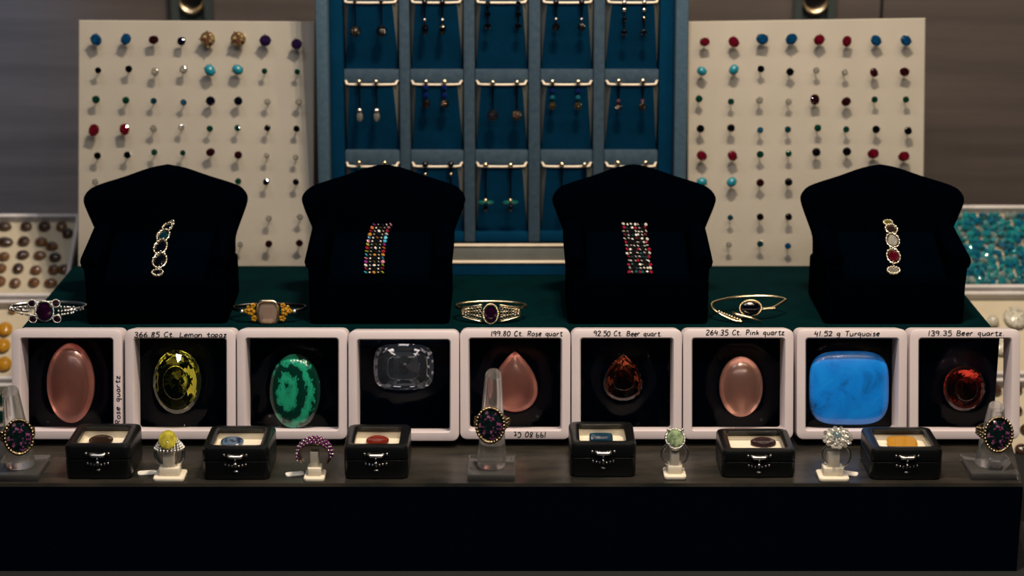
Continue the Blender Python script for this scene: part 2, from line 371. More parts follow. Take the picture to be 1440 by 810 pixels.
# ------------------------------------------------------------------ counter, ledge and step
c = thing('display_counter', 'black cloth covered counter under the whole jewellery display', 'counter', (0, 0, -0.9))
part('counter_body', boxvf(-1.0, 1.0, 0.96, WALL_Y - 0.02, 0, 0.88), M_counter, c)
part('counter_top', boxvf(-1.02, 1.02, 0.94, WALL_Y - 0.01, 0.88, 0.90), M_counter, c)
H1 = 0.056
Y1F = at_z(720, 680, H1).y
Y2F = 1.1545; Y2M = 1.166
xr_f, xr_b = px_x(1439, Y1F, H1), px_x(1416, Y2F, H1)
led = thing('display_ledge', 'long low black ledge carrying the framed gems, rings and small boxes', 'display stand', (0, 0, 0))
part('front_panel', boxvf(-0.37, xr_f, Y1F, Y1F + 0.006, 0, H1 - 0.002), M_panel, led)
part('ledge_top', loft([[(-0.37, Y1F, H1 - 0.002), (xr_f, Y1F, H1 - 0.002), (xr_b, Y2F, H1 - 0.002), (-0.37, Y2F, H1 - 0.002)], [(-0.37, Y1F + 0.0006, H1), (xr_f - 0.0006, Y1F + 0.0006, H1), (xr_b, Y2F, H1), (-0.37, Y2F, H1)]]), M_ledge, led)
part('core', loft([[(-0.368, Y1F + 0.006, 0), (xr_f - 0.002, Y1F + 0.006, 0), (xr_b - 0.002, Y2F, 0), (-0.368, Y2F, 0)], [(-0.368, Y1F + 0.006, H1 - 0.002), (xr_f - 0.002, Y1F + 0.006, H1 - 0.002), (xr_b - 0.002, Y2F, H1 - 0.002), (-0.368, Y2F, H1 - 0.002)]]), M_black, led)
H2 = at_y(720, 464, Y2M).z
xs0, xs1 = px_x(27, Y2M, H2), px_x(1399, Y2M, H2)
Y2B = 1.42
st = thing('display_step', 'tall black step behind the frames carrying velvet chairs and bangles', 'display stand', (0, 0, 0))
b = B(); b.add(rbox(xs1 - xs0, Y2B - Y2F, H2, 0.004, 3, 0.0012), T((xs0 + xs1) / 2, (Y2F + Y2B) / 2, 0))
obj('step_body', b.mesh('step_body', 'auto'), M_step, st)
part('front_panel', boxvf(xs0, xs1, Y2F - 0.0012, Y2F - 0.0001, H1 + 0.0002, H2 - 0.0012), M_panel, st)
print('H2', H2, 'x', xs0, xs1, 'Y1F', Y1F)

# ------------------------------------------------------------------ gem meshes shared by all jewellery
def shared(name, vf, smooth=False):
    bb = B(); bb.add(vf); me = bb.mesh(name, smooth); return me
ME = {}
for k in ('oval', 'cushion', 'pear', 'rect'): ME[k] = shared('faceted_' + k, gemvf(k))
ME['small'] = shared('faceted_small', gemvf('oval', 8, 0.6, 0.4, 0.5))
ME['chip'] = shared('faceted_chip', gemvf('oval', 6, 0.6, 0.55, 0.6, 0.1))
ME['cab'] = shared('cabochon', cabvf('oval', 16, 6, 0.75, 0.3), True)
ME['ball'] = shared('ball', sphere(1.0, n=10, m=6), True)
def setting_vf():
    bb = B(); n = 16
    prof = [(0.50, -0.80), (0.86, -0.22), (0.99, -0.10), (1.01, -0.02), (0.93, -0.06), (0.44, -0.76)]
    bb.add(loft([[(r * math.cos(2 * math.pi * k / n), r * math.sin(2 * math.pi * k / n), z) for k in range(n)] for r, z in prof], closed=True))
    for k in range(4):
        a = math.pi / 4 + k * math.pi / 2
        bb.add(tube([(1.02 * math.cos(a), 1.02 * math.sin(a), -0.1), (1.05 * math.cos(a), 1.05 * math.sin(a), 0.16), (0.88 * math.cos(a), 0.88 * math.sin(a), 0.28)], 0.13, 5))
    return bb.v, bb.f
ME['setting'] = shared('prong_setting', setting_vf(), 'auto')
ME['post'] = shared('post', tube([(0, 0, 0), (0, 0, -1)], 0.5, 6))
def gem(name, me, m, parent=None, loc=(0, 0, 0), rot=(0, 0, 0), sc=(1, 1, 1)):
    """share the mesh, give the object its own material"""
    me = ME[me] if isinstance(me, str) else me
    if not me.materials: me.materials.append(None)
    o = bpy.data.objects.new(name, me); COL.objects.link(o)
    o.material_slots[0].link = 'OBJECT'; o.material_slots[0].material = m
    o.location = loc; o.rotation_euler = rot; o.scale = sc
    if parent: o.parent = parent
    return o

# ------------------------------------------------------------------ white earring boards with studs
YB = 1.318
def board(q, side):
    pl = Plane((px_x((q[2][0] + q[3][0]) / 2, YB, H2), YB, H2), R(13))
    P = [pl.uv(*c) for c in q]; v0 = 0.0
    lab = {'brown': 'cream white stud board standing between brown stone tray and blue case', 'blue': 'cream white stud board standing between blue gem tray and blue case'}[side]
    t = thing('earring_board', lab, 'display board', pl.o, pl.rot(), 'white boards of stud earrings')
    th = 0.022
    cor = [P[3], P[2], P[1], P[0]]
    cor = [(cor[0][0], 0.0), (cor[1][0], 0.0), cor[2], cor[3]]
    e = 0.0008
    ctr = (sum(c[0] for c in cor) / 4, sum(c[1] for c in cor) / 4)
    def rg(ins, y): return [(u - math.copysign(ins, u - ctr[0]), y, (v - ins if v > ctr[1] else v + ins + y * math.tan(pl.lean))) for u, v in cor]
    part('panel', loft([rg(e, 0), rg(0, e), rg(0, th - e), rg(e, th)]), M_board, t)
    hgt = cor[2][1]
    # rear easel strut down to the step
    ang = 0.32
    part('strut', tube([(0, th, hgt * 0.55), (0, th + 0.040, (th + 0.040) * math.tan(pl.lean) + 0.0055)], 0.004, 6), M_dark, t)
    return pl, t
studs_L = [
 [(135,56,16,'blue'),(177,55,15,'blue'),(216,56,13,'garnet'),(255,58,12,'navy'),(292,55,21,'multi'),(335,55,21,'multi'),(373,57,16,'purple'),(417,62,15,'purple')],
 [(138,99,9,'black'),(181,97,10,'black'),(218,101,11,'clear'),(258,98,11,'clear'),(295,99,16,'turquoise'),(334,98,15,'turquoise'),(372,100,8,'emerald'),(418,101,8,'emerald')],
 [(135,140,11,'emerald'),(177,141,10,'emerald'),(216,142,9,'teal'),(258,144,9,'ltblue'),(296,142,13,'navy'),(335,142,12,'navy'),(376,143,9,'clear'),(420,143,9,'clear')],
 [(132,183,16,'ruby'),(175,182,15,'ruby'),(216,181,10,'clear'),(255,179,9,'clear'),(295,181,9,'emerald'),(334,180,9,'emerald'),(376,180,9,'black'),(417,181,9,'black')],
 [(137,219,10,'black'),(179,218,10,'black'),(217,214,9,'emerald'),(257,215,8,'emerald'),(296,214,12,'garnet'),(335,218,11,'garnet'),(375,219,8,'clear'),(416,221,8,'clear')],
 [(134,256,9,'clear'),None,None,None,None,(335,255,9,'emerald'),(374,256,9,'navy'),(416,256,9,'navy')],
 [None,None,None,None,None,None,(378,307,9,'clear'),(422,305,9,'clear')],
 [(134,339,9,'navy'),None,None,None,None,(338,344,8,'clear'),(378,343,10,'garnet'),(421,342,10,'garnet')]]
studs_R = [
 [(991,59,13,'ruby'),(1032,59,15,'ruby'),(1072,55,16,'blue'),(1113,55,16,'blue'),(1152,56,15,'ruby'),(1191,58,14,'ruby'),(1232,57,15,'blue'),(1274,57,15,'blue')],
 [(987,100,13,'turquoise'),(1032,98,14,'turquoise'),(1070,97,10,'black'),(1111,101,11,'black'),(1148,99,9,'clear'),(1188,102,9,'clear'),(1229,102,12,'garnet'),(1272,101,13,'garnet')],
 [(983,139,10,'emerald'),(1028,143,9,'emerald'),(1068,141,10,'clear'),(1109,143,9,'clear'),(1146,140,14,'garnet'),(1190,143,13,'garnet'),(1230,140,9,'emerald'),(1274,140,9,'emerald')],
 [(985,181,11,'black'),(1028,180,11,'black'),(1069,183,9,'ltblue'),(1108,182,9,'teal'),(1150,180,10,'emerald'),(1190,182,9,'emerald'),(1232,182,11,'black'),(1277,184,11,'black')],
 [(987,219,14,'ruby'),(1030,219,14,'ruby'),(1069,217,10,'emerald'),(1109,216,9,'emerald'),(1148,214,12,'black'),(1191,213,12,'black'),(1228,216,15,'ruby'),(1271,220,15,'ruby')],
 [(987,256,14,'turquoise'),(1029,256,14,'turquoise'),(1069,257,11,'garnet'),(1109,256,11,'black'),None,None,None,None],
 [None,(1027,306,8,'teal'),(1069,305,10,'black'),(1109,305,10,'black'),None,None,None,None],
 [None,(1025,344,8,'clear'),(1069,343,9,'teal'),(1108,346,9,'blue'),None,None,None,None]]
OFF = 0.0075
def studs(pl, table, side):
    for r, row in enumerate(table):
        for cidx, s in enumerate(row):
            if not s: continue
            px, py, d, colr = s
            u, v = pl.uv(px, py, OFF)
            pos = pl.w(u, v, OFF)
            rad = d * 0.5 * 0.505e-3
            n_from_case = (7 - cidx) if side == 'brown' else cidx
            size = 'large' if d >= 14 else ('small' if d < 10 else 'round')
            shape = 'oval' if (colr in ('blue', 'ruby', 'turquoise', 'garnet') and d > 11) else 'round'
            lab = f"{GEM_NAME[colr]} {shape} stud, {ORD[r]} row, {CNT[n_from_case]} from blue case, board by {'brown stone' if side == 'brown' else 'blue gem'} tray"
            t = thing('stud_earring', lab, 'earring', pos, (math.pi / 2 - pl.lean + R(random.uniform(-7, 7)), R(random.uniform(-8, 8)), 0), 'stud earrings on the white boards')
            ex = 1.08 if shape == 'oval' else 1.0
            rot = (0, 0, R(random.uniform(0, 180)))
            sc = (rad * ex, rad / ex, rad)
            if colr == 'turquoise': gem('cabochon', 'cab', G[colr], t, rot=rot, sc=sc)
            else: gem('gemstone', 'oval', G[colr], t, rot=rot, sc=sc)
            gem('setting', 'setting', M_silver if colr in ('clear', 'navy', 'purple', 'blue', 'ltblue') or random.random() < 0.5 else M_gold, t, rot=rot, sc=(sc[0] * 1.0, sc[1] * 1.0, sc[2] * 0.9))
            gem('post', 'post', M_silver, t, loc=(0, 0, -rad * 0.5), sc=(0.0008, 0.0008, OFF - rad * 0.5 + 0.0004))
plL, bL = board([(110, 28), (443, 30), (440.5, 371), (109, 371)], 'brown')
plR, bR = board([(967, 30), (1302, 25), (1298, 372), (967, 372)], 'blue')
studs(plL, studs_L, 'brown'); studs(plR, studs_R, 'blue')

# ------------------------------------------------------------------ blue earring case
YC = 1.300
plC = Plane((0, YC, H2), R(6)); plC.o.x = px_x(706, YC, H2)
case = thing('earring_case', 'large blue velvet case with rows of padded earring cells standing open', 'jewellery case', plC.o, plC.rot())
uL, uR = plC.uv(445, 130)[0], plC.uv(967, 130)[0]
uLi, uRi = plC.uv(462, 130)[0], plC.uv(949, 130)[0]
vTop = plC.uv(700, -150)[1]
vB1 = plC.uv(700, 366)[1]; vB2 = plC.uv(700, 345)[1]
DEP = 0.040                                    # case depth behind the rail front
REC = 0.012                                    # recess of the insert
def cbox(name, u0, u1, y0, y1, v0, v1, m, par=case, bev=0.0006):
    bb = B(); bb.add(rbox(u1 - u0, y1 - y0, v1 - v0, bev * 2, 2, bev), T((u0 + u1) / 2, (y0 + y1) / 2, v0)); return obj(name, bb.mesh(name, 'auto'), m, par)
tl = math.tan(plC.lean)
part('base_plinth', loft([[(x, -0.004, 0.0), (x, DEP, DEP * tl), (x, DEP, vB1 - 0.0016), (x, -0.004, vB1 - 0.0016)] for x in (uL - 0.002, uR + 0.002)]), M_caseblue, case)
cbox('plinth_trim', uL - 0.002, uR + 0.002, -0.005, DEP, vB1 - 0.0016, vB1, M_lip)
cbox('rail', uL, uR, 0, DEP, vB1, vB2 - 0.0008, M_casegrey)
cbox('rail_trim', uLi, uRi, -0.001, 0.006, vB2 - 0.0008, vB2 + 0.0006, M_lip)
cbox('rail', uL, uLi, 0, DEP, vB2, vTop, M_caserail)
cbox('rail', uRi, uR, 0, DEP, vB2, vTop, M_caserail)
cbox('rail', uL, uR, 0, DEP, vTop, vTop + 0.010, M_caserail)
cbox('back_panel', uLi, uRi, DEP - 0.004, DEP, vB2, vTop, M_caseblue)
# insert : grid bars of felt and one wedge shaped pad in each cell
cells_x = [(484, 562), (577, 652), (668, 743), (760, 834), (850, 926)]
rows_y = [(-113, -18), (2, 98), (117, 212), (232, 327)]
cu = [tuple(plC.uv(x, 165, -REC)[0] for x in c) for c in cells_x]
rv = [tuple(plC.uv(706, y, -REC)[1] for y in c) for c in rows_y]
edges_u = [uLi] + [z for c in cu for z in c] + [uRi]
for i in range(0, 12, 2):
    cbox('grid_bar', edges_u[i], edges_u[i + 1], REC, DEP - 0.004, vB2 + 0.0006, vTop, M_casegrid if 0 < i < 10 else M_caseblue)
ev = [vTop] + [z for c in rv for z in c] + [vB2 + 0.0006]
for i in range(0, 10, 2):
    for (a, b_) in cu:
        cbox('grid_bar', a, b_, REC + 0.0008, DEP - 0.004, ev[i + 1], ev[i], M_casegrid if i < 8 else M_caseblue)
pads = {}
for ri, (vt, vb) in enumerate(rv):
    for ci, (u0, u1) in enumerate(cu):
        vt_ = vt + 0.0022; ins = 0.0042; yb = DEP - 0.006; yf = REC - 0.003; ybot = REC + 0.010
        um0, um1 = u0 + ins, u1 - ins
        # wedge: face leaning forward at its top, chamfered sides
        v = [(u0, yb, vb), (u1, yb, vb), (u1, yb, vt_ + 0.001), (u0, yb, vt_ + 0.001),
             (u0 + 0.0008, ybot, vb), (u1 - 0.0008, ybot, vb), (um1, yf, vt_ - 0.0030), (um0, yf, vt_ - 0.0030)]
        f = [(0, 1, 2, 3), (4, 5, 6, 7), (0, 1, 5, 4), (1, 2, 6, 5), (0, 3, 7, 4), (3, 2, 6, 7)]
        p = part('pad', (v, f), M_caseblue, case)
        pth = [(u0 + 0.0006, yf + 0.007, vt_ + 0.0004), (u0 + 0.0022, yf + 0.002, vt_ - 0.0016), (um0 + 0.001, yf, vt_ - 0.0029), (um1 - 0.001, yf, vt_ - 0.0029), (u1 - 0.0022, yf + 0.002, vt_ - 0.0016), (u1 - 0.0006, yf + 0.007, vt_ + 0.0004)]
        part('lip_highlight', tube(catmull(pth, 4), 0.00085, 6), M_lip, p, smooth=True)  # pale tube painted in as the highlight along the pad's top edge
        for s, (ua, ub) in ((0, (u0, um0)), (1, (u1, um1))):
            part('side_light', loft([[(ua, yf + 0.0065, vt_ - 0.001), (ub, yf - 0.0002, vt_ - 0.0034), (ua + (0.0009 if s == 0 else -0.0009), ybot - 0.0006, vb + 0.004)],
                                    [(ua, yf + 0.0072, vt_ - 0.001), (ub, yf + 0.0006, vt_ - 0.0034), (ua + (0.0009 if s == 0 else -0.0009), ybot + 0.0006, vb + 0.004)]]), M_casegrey, p)  # paler sliver colours in the stronger light on the wedge's side facet
        pads[(ri, ci)] = (yf, ybot, vt_ - 0.003, vb)
# hanging earrings: (row, col, xs, kind)
def earring(ri, ci, px, spec, label, grp):
    yf, ybot, vt, vb = pads[(ri, ci)]
    pyt = spec[0][1]
    offn = -(yf - 0.0026)
    u, v = plC.uv(px, pyt, offn)
    t = thing('drop_earring', label, 'earring', plC.w(u, v, offn), plC.rot(), grp)
    # the drop hangs plumb: undo the lean for everything below
    for nm, py, kind, rpx, m in spec:
        z = plC.uv(px, py, offn)[1] - v; r = rpx * 0.5e-3; z_ = z
        y_ = -0.0002 + (-z) * 0.05
        if kind == 'ball': gem(nm, 'ball', m, t, (0, y_, z_), sc=(r, r, r))
        elif kind == 'gem':
            gem(nm, 'small', m, t, (0, y_, z_), (math.pi / 2, 0, 0), (r, r, r))
        elif kind == 'pear':
            gem(nm, 'ball', m, t, (0, y_, z_), sc=(r * 0.85, r * 0.8, r * 1.35))
        elif kind == 'flower':
            bb = B()
            for k in range(9):
                a = k * 0.698; bb.add(sphere(r * 0.42, (r * 0.75 * math.cos(a), 0, r * 0.75 * math.sin(a)), 6, 4))
            bb.add(sphere(r * 0.75, (0, 0, 0), 8, 5)); obj(nm, bb.mesh(nm, True), m, t, (0, y_, z_))
        elif kind == 'wings':
            bb = B()
            for s in (-1, 1): bb.add(sphere(r, (s * r * 0.95, 0, 0), 8, 5, (1.0, 0.5, 0.5)))
            obj(nm, bb.mesh(nm, True), m, t, (0, y_, z_))
    z1 = plC.uv(px, spec[-1][1], offn)[1] - v
    part('stem', tube([(0, 0, 0), (0, -z1 * 0.05 , z1)], 0.0006, 5), M_dark, t)
    part('hook', tube([(0, 0.0002, -0.0003), (0, 0.003, 0.001), (0, 0.0046, -0.0012)], 0.0004, 5), M_dark, t)
K, GD, SL = G['black'], M_gold, M_silver
E = []
def pair(ri, ci, xs, spec, label): E.append((ri, ci, xs, spec, label))
pair(1, 0, (499, 536), [('stud', 1, 'ball', 3, M_dark), ('drop', 44, 'flower', 7, K)], 'long drop earring with beaded black ball, top visible row under the case edge')
pair(1, 1, (597, 622), [('stud', 3, 'ball', 4, M_dark), ('bead', 28, 'ball', 2.6, SL), ('drop', 41, 'pear', 6, K)], 'drop earring with small silver bead over black teardrop in blue case')
pair(1, 2, (686, 729), [('stud', 5, 'ball', 4, K), ('bead', 20, 'gem', 4.5, K), ('drop', 37, 'gem', 5, K)], 'drop earring of three black stones in a line in blue case')
pair(1, 3, (782, 818), [('stud', 3, 'ball', 4, M_dark), ('bead', 27, 'ball', 2.2, SL), ('drop', 38, 'flower', 5, K)], 'drop earring with silver bead above small black cluster in blue case')
pair(1, 4, (878, 906), [('stud', 3, 'ball', 3, SL), ('bead', 14, 'gem', 3, SL), ('bead', 27, 'gem', 4, G['navy']), ('drop', 46, 'gem', 5, G['navy'])], 'drop earring of dark navy stones on silver chain in blue case')
pair(2, 0, (505, 529), [('stud', 115, 'ball', 4, GD), ('cap', 156, 'ball', 4.5, SL), ('drop', 164, 'pear', 5.5, G['clear'])], 'drop earring with clear glass teardrop under a silver cap in blue case')
pair(2, 1, (599, 625), [('stud', 115, 'ball', 4, GD), ('bead', 123, 'gem', 4, G['royal']), ('bead', 134, 'gem', 4, G['royal']), ('drop', 146, 'flower', 5.5, K)], 'drop earring with royal blue stones above a black ball in blue case')
pair(2, 2, (693, 727), [('stud', 116, 'ball', 4, GD), ('drop', 162, 'flower', 7, K)], 'drop earring with gold stud, thin stem and black flower in blue case')
pair(2, 3, (777, 813), [('stud', 115, 'ball', 4, GD), ('bead', 128, 'gem', 3.5, G['royal']), ('bead', 137, 'gem', 3.5, G['sky']), ('drop', 149, 'flower', 5, G['olive'])], 'drop earring with blue stones over olive gold cluster in blue case')
pair(2, 4, (870, 904), [('stud', 114, 'ball', 4, GD), ('bead', 142, 'ball', 2.5, G['pink']), ('drop', 150, 'flower', 5, K)], 'drop earring with pink bead above black ball in blue case')
pair(3, 0, (505, 541), [('stud', 229, 'ball', 4, GD), ('bead', 237, 'gem', 3, G['teal']), ('drop', 270, 'flower', 5, K)], 'drop earring with teal bead under gold stud, partly behind velvet chair')
pair(3, 1, (598, 634), [('stud', 231, 'ball', 4.5, M_dark), ('bead', 245, 'ball', 2.5, GD), ('drop', 272, 'flower', 5, K)], 'drop earring with dark stud and gold bead, partly behind velvet chair')
pair(3, 2, (683, 718), [('stud', 232, 'ball', 4, GD), ('wings', 285, 'wings', 6, G['aqua']), ('bead', 282, 'ball', 3, GD), ('drop', 293, 'pear', 4, K)], 'drop earring with two teal wing stones low on a dark stem')
pair(3, 3, (790, 822), [('stud', 231, 'ball', 4, GD), ('drop', 275, 'pear', 5, K)], 'drop earring with gold stud and dark stem, lower end behind velvet chair')
pair(3, 4, (869, 908), [('stud', 229, 'ball', 4.2, GD), ('drop', 268, 'flower', 5, K)], 'drop earring with wide gold stud, mostly hidden behind velvet chair')
for ri, ci, xs, spec, label in E:
    for x in xs: earring(ri, ci, x, spec, label, 'earring pair ' + label[:60])

# ------------------------------------------------------------------ velvet armchairs with bracelets
YCH = 1.178                                    # front of the chairs
def chair_parts():
    d = {}
    b = B(); b.add(rbox(0.090, 0.072, 0.029, 0.004, 3, 0.002), T(0, 0.036, 0)); d['base'] = b.mesh('base', 'auto')
    # backrest: peaked top with wide shoulders, waisted towards the arms
    right = [(0.0, 0.0895), (0.012, 0.0872), (0.028, 0.0820), (0.044, 0.0775), (0.0505, 0.0745), (0.0540, 0.0695), (0.0532, 0.0640), (0.0490, 0.0530), (0.0458, 0.0440), (0.0446, 0.0340), (0.0442, 0.0270)]
    r = catmull(right, 3); ol = r + [(-x, z) for x, z in reversed(r[1:])]
    def lv(ins, y):
        out = []
        for x, z in ol:
            out.append((x * (1 - ins / 0.054), y + (z - 0.03) * 0.16 - 0.006 * (x / 0.054) ** 2, 0.055 + (z - 0.055) * (1 - ins / 0.034)))
        return out
    b = B(); b.add(loft([lv(0.006, 0.0535), lv(0.0025, 0.0545), lv(0.0006, 0.057), lv(0, 0.060), lv(0.0006, 0.065), lv(0.003, 0.0675), lv(0.006, 0.0680)])); d['backrest'] = b.mesh('backrest', 'auto')
    for s, nm in ((-1, 'armL'), (1, 'armR')):
        b = B()
        prof = lambda y, z, w_: [(s * 0.0345, y, 0.028), (s * 0.0345, y, z), (s * (0.0345 + w_), y, z), (s * 0.0445, y, 0.028)]
        b.add(loft([prof(0.001, 0.043, 0.0105), prof(0.060, 0.051, 0.011)]))
        b.add(tube([(s * 0.0405, 0.0005, 0.0408), (s * 0.0405, 0.0015, 0.0410), (s * 0.0408, 0.030, 0.0448), (s * 0.0412, 0.058, 0.0500)], [0.0050, 0.0066, 0.0066, 0.0060], 14))
        d[nm] = b.mesh('arm', 'auto')
    # slanted bracelet pillow
    prof = [(0.005, 0.0285), (0.006, 0.0310), (0.010, 0.0338), (0.028, 0.0418), (0.042, 0.0482), (0.047, 0.0492), (0.0515, 0.0475), (0.053, 0.0440), (0.053, 0.0285)]
    pr = catmull(prof, 3); rings = []
    for x, k in ((-0.0325, 0.90), (-0.0315, 0.97), (-0.029, 1), (0.029, 1), (0.0315, 0.97), (0.0325, 0.90)):
        rings.append([(x, y, 0.0285 + (z - 0.0285) * k) for y, z in pr])
    b = B(); b.add(loft(rings)); d['pillow'] = b.mesh('pillow', 'auto')
    return d
CHP = chair_parts()
def pillow_pt(px, py, x0, y0, rz=0):
    """point on the pillow's slanted face for a pixel"""
    n = Vector((0, -0.0144, 0.032)).normalized(); o_ = Vector((x0, y0 + 0.010, H2 + 0.0338))
    d = ray(px, py); return CAMP + d * ((o_ - CAMP).dot(n) / d.dot(n)), n
chairs = [(-0.2275, 'holding a chain of silver rimmed dark stones', 1.5), (-0.0850, 'holding a multicoloured gemstone band', 0), (0.0808, 'holding a red and white stone bracelet', 0), (0.2450, 'holding a bracelet of round silver links', 0)]
for x, what, rz in chairs:
    t = thing('bracelet_chair', 'miniature black velvet armchair ' + what, 'bracelet stand', (x, YCH, H2), (0, 0, R(rz)), 'velvet armchair bracelet stands')
    obj('base', CHP['base'], M_velvet, t); obj('backrest', CHP['backrest'], M_velvet, t)
    obj('arm', CHP['armL'], M_velvet, t); obj('arm', CHP['armR'], M_velvet, t); obj('pillow', CHP['pillow'], M_pillow, t)
PN = Vector((0, -0.0144, 0.032)).normalized()
def on_pillow(ci, px, py, lift=0.0012):
    p, n = pillow_pt(px, py, chairs[ci][0], YCH); return p + n * lift
TILT = math.atan2(0.0144, 0.032)               # pillow face pitch
def brace_root(name, label, p): return thing(name, label, 'bracelet', p)
def pave_ring(rx, ry, n, r):
    bb = B()
    for k in range(n):
        a = 2 * math.pi * k / n; bb.add(sphere(r, (rx * math.cos(a), ry * math.sin(a), 0.0004), 6, 4))
    bb.add(tube([(rx * math.cos(2 * math.pi * k / 20), ry * math.sin(2 * math.pi * k / 20), -0.0002) for k in range(20)], r * 0.9, 5, True))
    return bb.v, bb.f
def link_bracelet(ci, name, label, links, metal):
    p0 = on_pillow(ci, links[0][0], links[0][1]); t = brace_root(name, label, p0)
    for (px, py, wpx, hpx, gm, yaw, tilt) in links:
        p = on_pillow(ci, px, py, 0.0016) - p0
        s = 0.47e-3; sf = 1.0 / math.sin(TILT + R(17)) if tilt is None else 1.0
        rx = wpx * s / 2; ry = min(hpx * s / 2 * 1.45, 0.0062)
        l = obj('link', B().add(pave_ring(rx, ry, 13, rx * 0.23)).mesh('link', True), metal, t, p, (TILT + R(12) if tilt is None else tilt, 0, R(yaw)))
        gem('gemstone', 'oval', gm, l, (0, 0, 0.0002), sc=(rx * 0.74, ry * 0.74, rx * 0.7))
    pts = [on_pillow(ci, l[0], l[1], 0.0010) - p0 for l in links]
    part('clasp_chain', tube(pts, 0.0006, 5), metal, t)
    return t
link_bracelet(0, 'bracelet', 'silver chain bracelet with dark blue oval stones on velvet chair',
   [(222, 386, 15, 7, G['navy'], 0, None), (225, 369, 19, 24, G['navy'], -3, None), (226, 350, 18, 19, G['navy'], -8, None), (230, 334, 18, 15, G['teal'], -15, None), (236, 322, 15, 10, G['navy'], -30, None), (241, 317, 10, 7, G['clear'], -50, 0.6)], M_whitegold)
link_bracelet(3, 'bracelet', 'bracelet of round silver links with one red stone on velvet chair',
   [(1256, 383, 17, 8, G['clear'], 0, None), (1256, 363, 18, 21, G['ruby'], 0, None), (1255, 341, 18, 18, G['white'], 0, None), (1253, 325, 17, 12, G['smoky'], 8, None), (1248, 316, 14, 6, G['lime'], 20, 0.6)], M_whitegold)
def band_bracelet(ci, name, label, path, ncol, nrow, wpx, chooser, metal, jit=0.0, gr=0.0011):
    P = [on_pillow(ci, x, y, 0.0012) for x, y in path]
    p0 = P[0]; t = brace_root(name, label, p0)
    # resample
    cum = [0]
    for a, b_ in zip(P, P[1:]): cum.append(cum[-1] + (b_ - a).length)
    def samp(d):
        for i in range(len(P) - 1):
            if d <= cum[i + 1] or i == len(P) - 2:
                k = (d - cum[i]) / max(1e-9, cum[i + 1] - cum[i]); return P[i].lerp(P[i + 1], k)
    wid = wpx * 0.47e-3
    strip = []
    for r in range(nrow):
        c = samp(cum[-1] * r / (nrow - 1)) - p0; strip.append(c)
        for k in range(ncol):
            gm, sz = chooser(r, k)
            if gm is None: continue
            x = (k / (ncol - 1) - 0.5) * wid * 0.86
            q = c + Vector((x + random.uniform(-jit, jit), 0, 0)) + PN * (0.0006 + random.uniform(0, jit))
            gem('gemstone', 'small', gm, t, q, (TILT + R(random.uniform(0, 40)), R(random.uniform(-15, 15)), random.random() * 3), (gr * sz,) * 3)
    rings = []
    for i, c in enumerate(strip):
        rings.append([c + Vector((-wid / 2 * 0.86, 0, 0)) - PN * 0.0004, c + Vector((wid / 2 * 0.86, 0, 0)) - PN * 0.0004, c + Vector((wid / 2 * 0.86, 0, 0)) - PN * 0.0011, c + Vector((-wid / 2 * 0.86, 0, 0)) - PN * 0.0011])
    part('mesh_band', loft(rings), metal, t)
    return t
pal = ['sky', 'pink', 'lime', 'ruby', 'sky', 'pink', 'orange', 'white', 'lime', 'ltblue', 'violet', 'ruby', 'amber']
GO = {}
for nm_ in ('sky', 'pink', 'lime', 'ruby', 'orange', 'white', 'ltblue', 'violet', 'amber', 'clear', 'teal', 'black', 'navy', 'olive'):
    bc_ = G[nm_].node_tree.nodes['Color Ramp'].color_ramp.elements[1].color
    GO[nm_] = mat('pave_' + nm_, tuple(bc_[:3]), 0.06, spec=0.9, coat=0.6, var=tuple(c_ * 0.7 for c_ in bc_[:3]), vscale=2)
def ch1(r, k):
    if k in (0, 4): return GO[pal[(r * 3 + k * 2 + r // 2) % len(pal)]], 1.25
    if k == 2: return GO[['amber', 'navy', 'white', 'olive', 'navy'][r % 5]], 1.0
    return GO['white'], 0.6
band_bracelet(1, 'bracelet', 'multicoloured gemstone band bracelet draped on velvet chair', [(526, 386), (527, 360), (530, 340), (534, 325), (538, 319)], 5, 15, 27, ch1, M_dark)
def ch2(r, k):
    if k in (0, 6): return (GO['ruby'] if r % 2 == 0 else GO['clear']), 1.15
    if k == 3: return (GO['ruby'] if r % 3 == 0 else GO['white']), 1.0
    return GO[random.choice(['white', 'white', 'clear', 'teal', 'black'])], 0.85
band_bracelet(2, 'bracelet', 'wide bracelet of red and white stones draped on velvet chair', [(900, 386), (898, 365), (895, 345), (893, 328), (892, 319)], 7, 14, 34, ch2, M_dark, 0.0008)

# ------------------------------------------------------------------ bangles on the step
def bangle_root(px, py, label, a=0.0255, bb=0.016, rz=0):
    p = at_z(px, py, H2 + 0.0062); t = thing('bangle', label, 'bangle', (p.x, p.y, H2), (0, 0, R(rz)), None)
    return t
def hoop(t, a, b_, z, r, m, start=35, end=325, tiltz=0.0):
    """open hoop whose gap at the front is closed by the ornament; local front is -y, ornament at origin"""
    pts = []
    for k in range(33):
        q = R(-90 + start + (end - start) * k / 32)
        pts.append((a * math.cos(q), b_ + b_ * math.sin(q), z + tiltz * math.cos(q)))
    return part('hoop', tube(pts, r, 7, flat=1.2), m, t, smooth=True)
def vgem(name, me, m, t, x, z, rx, rz_, y=0.0, d=None):
    return gem(name, me, m, t, (x, y, z), (math.pi / 2 - R(12), 0, 0), (rx, rz_, d or min(rx, rz_) * 0.7))
def bead_ring(rx, rz_, n, r):
    bb = B()
    for k in range(n):
        a = 2 * math.pi * k / n; bb.add(sphere(r, (rx * math.cos(a), 0, rz_ * math.sin(a)), 6, 4))
    bb.add(tube([(rx * math.cos(2 * math.pi * k / 24), 0.0004, rz_ * math.sin(2 * math.pi * k / 24)) for k in range(24)], r * 0.9, 5, True))
    return bb.v, bb.f
s = 0.455e-3
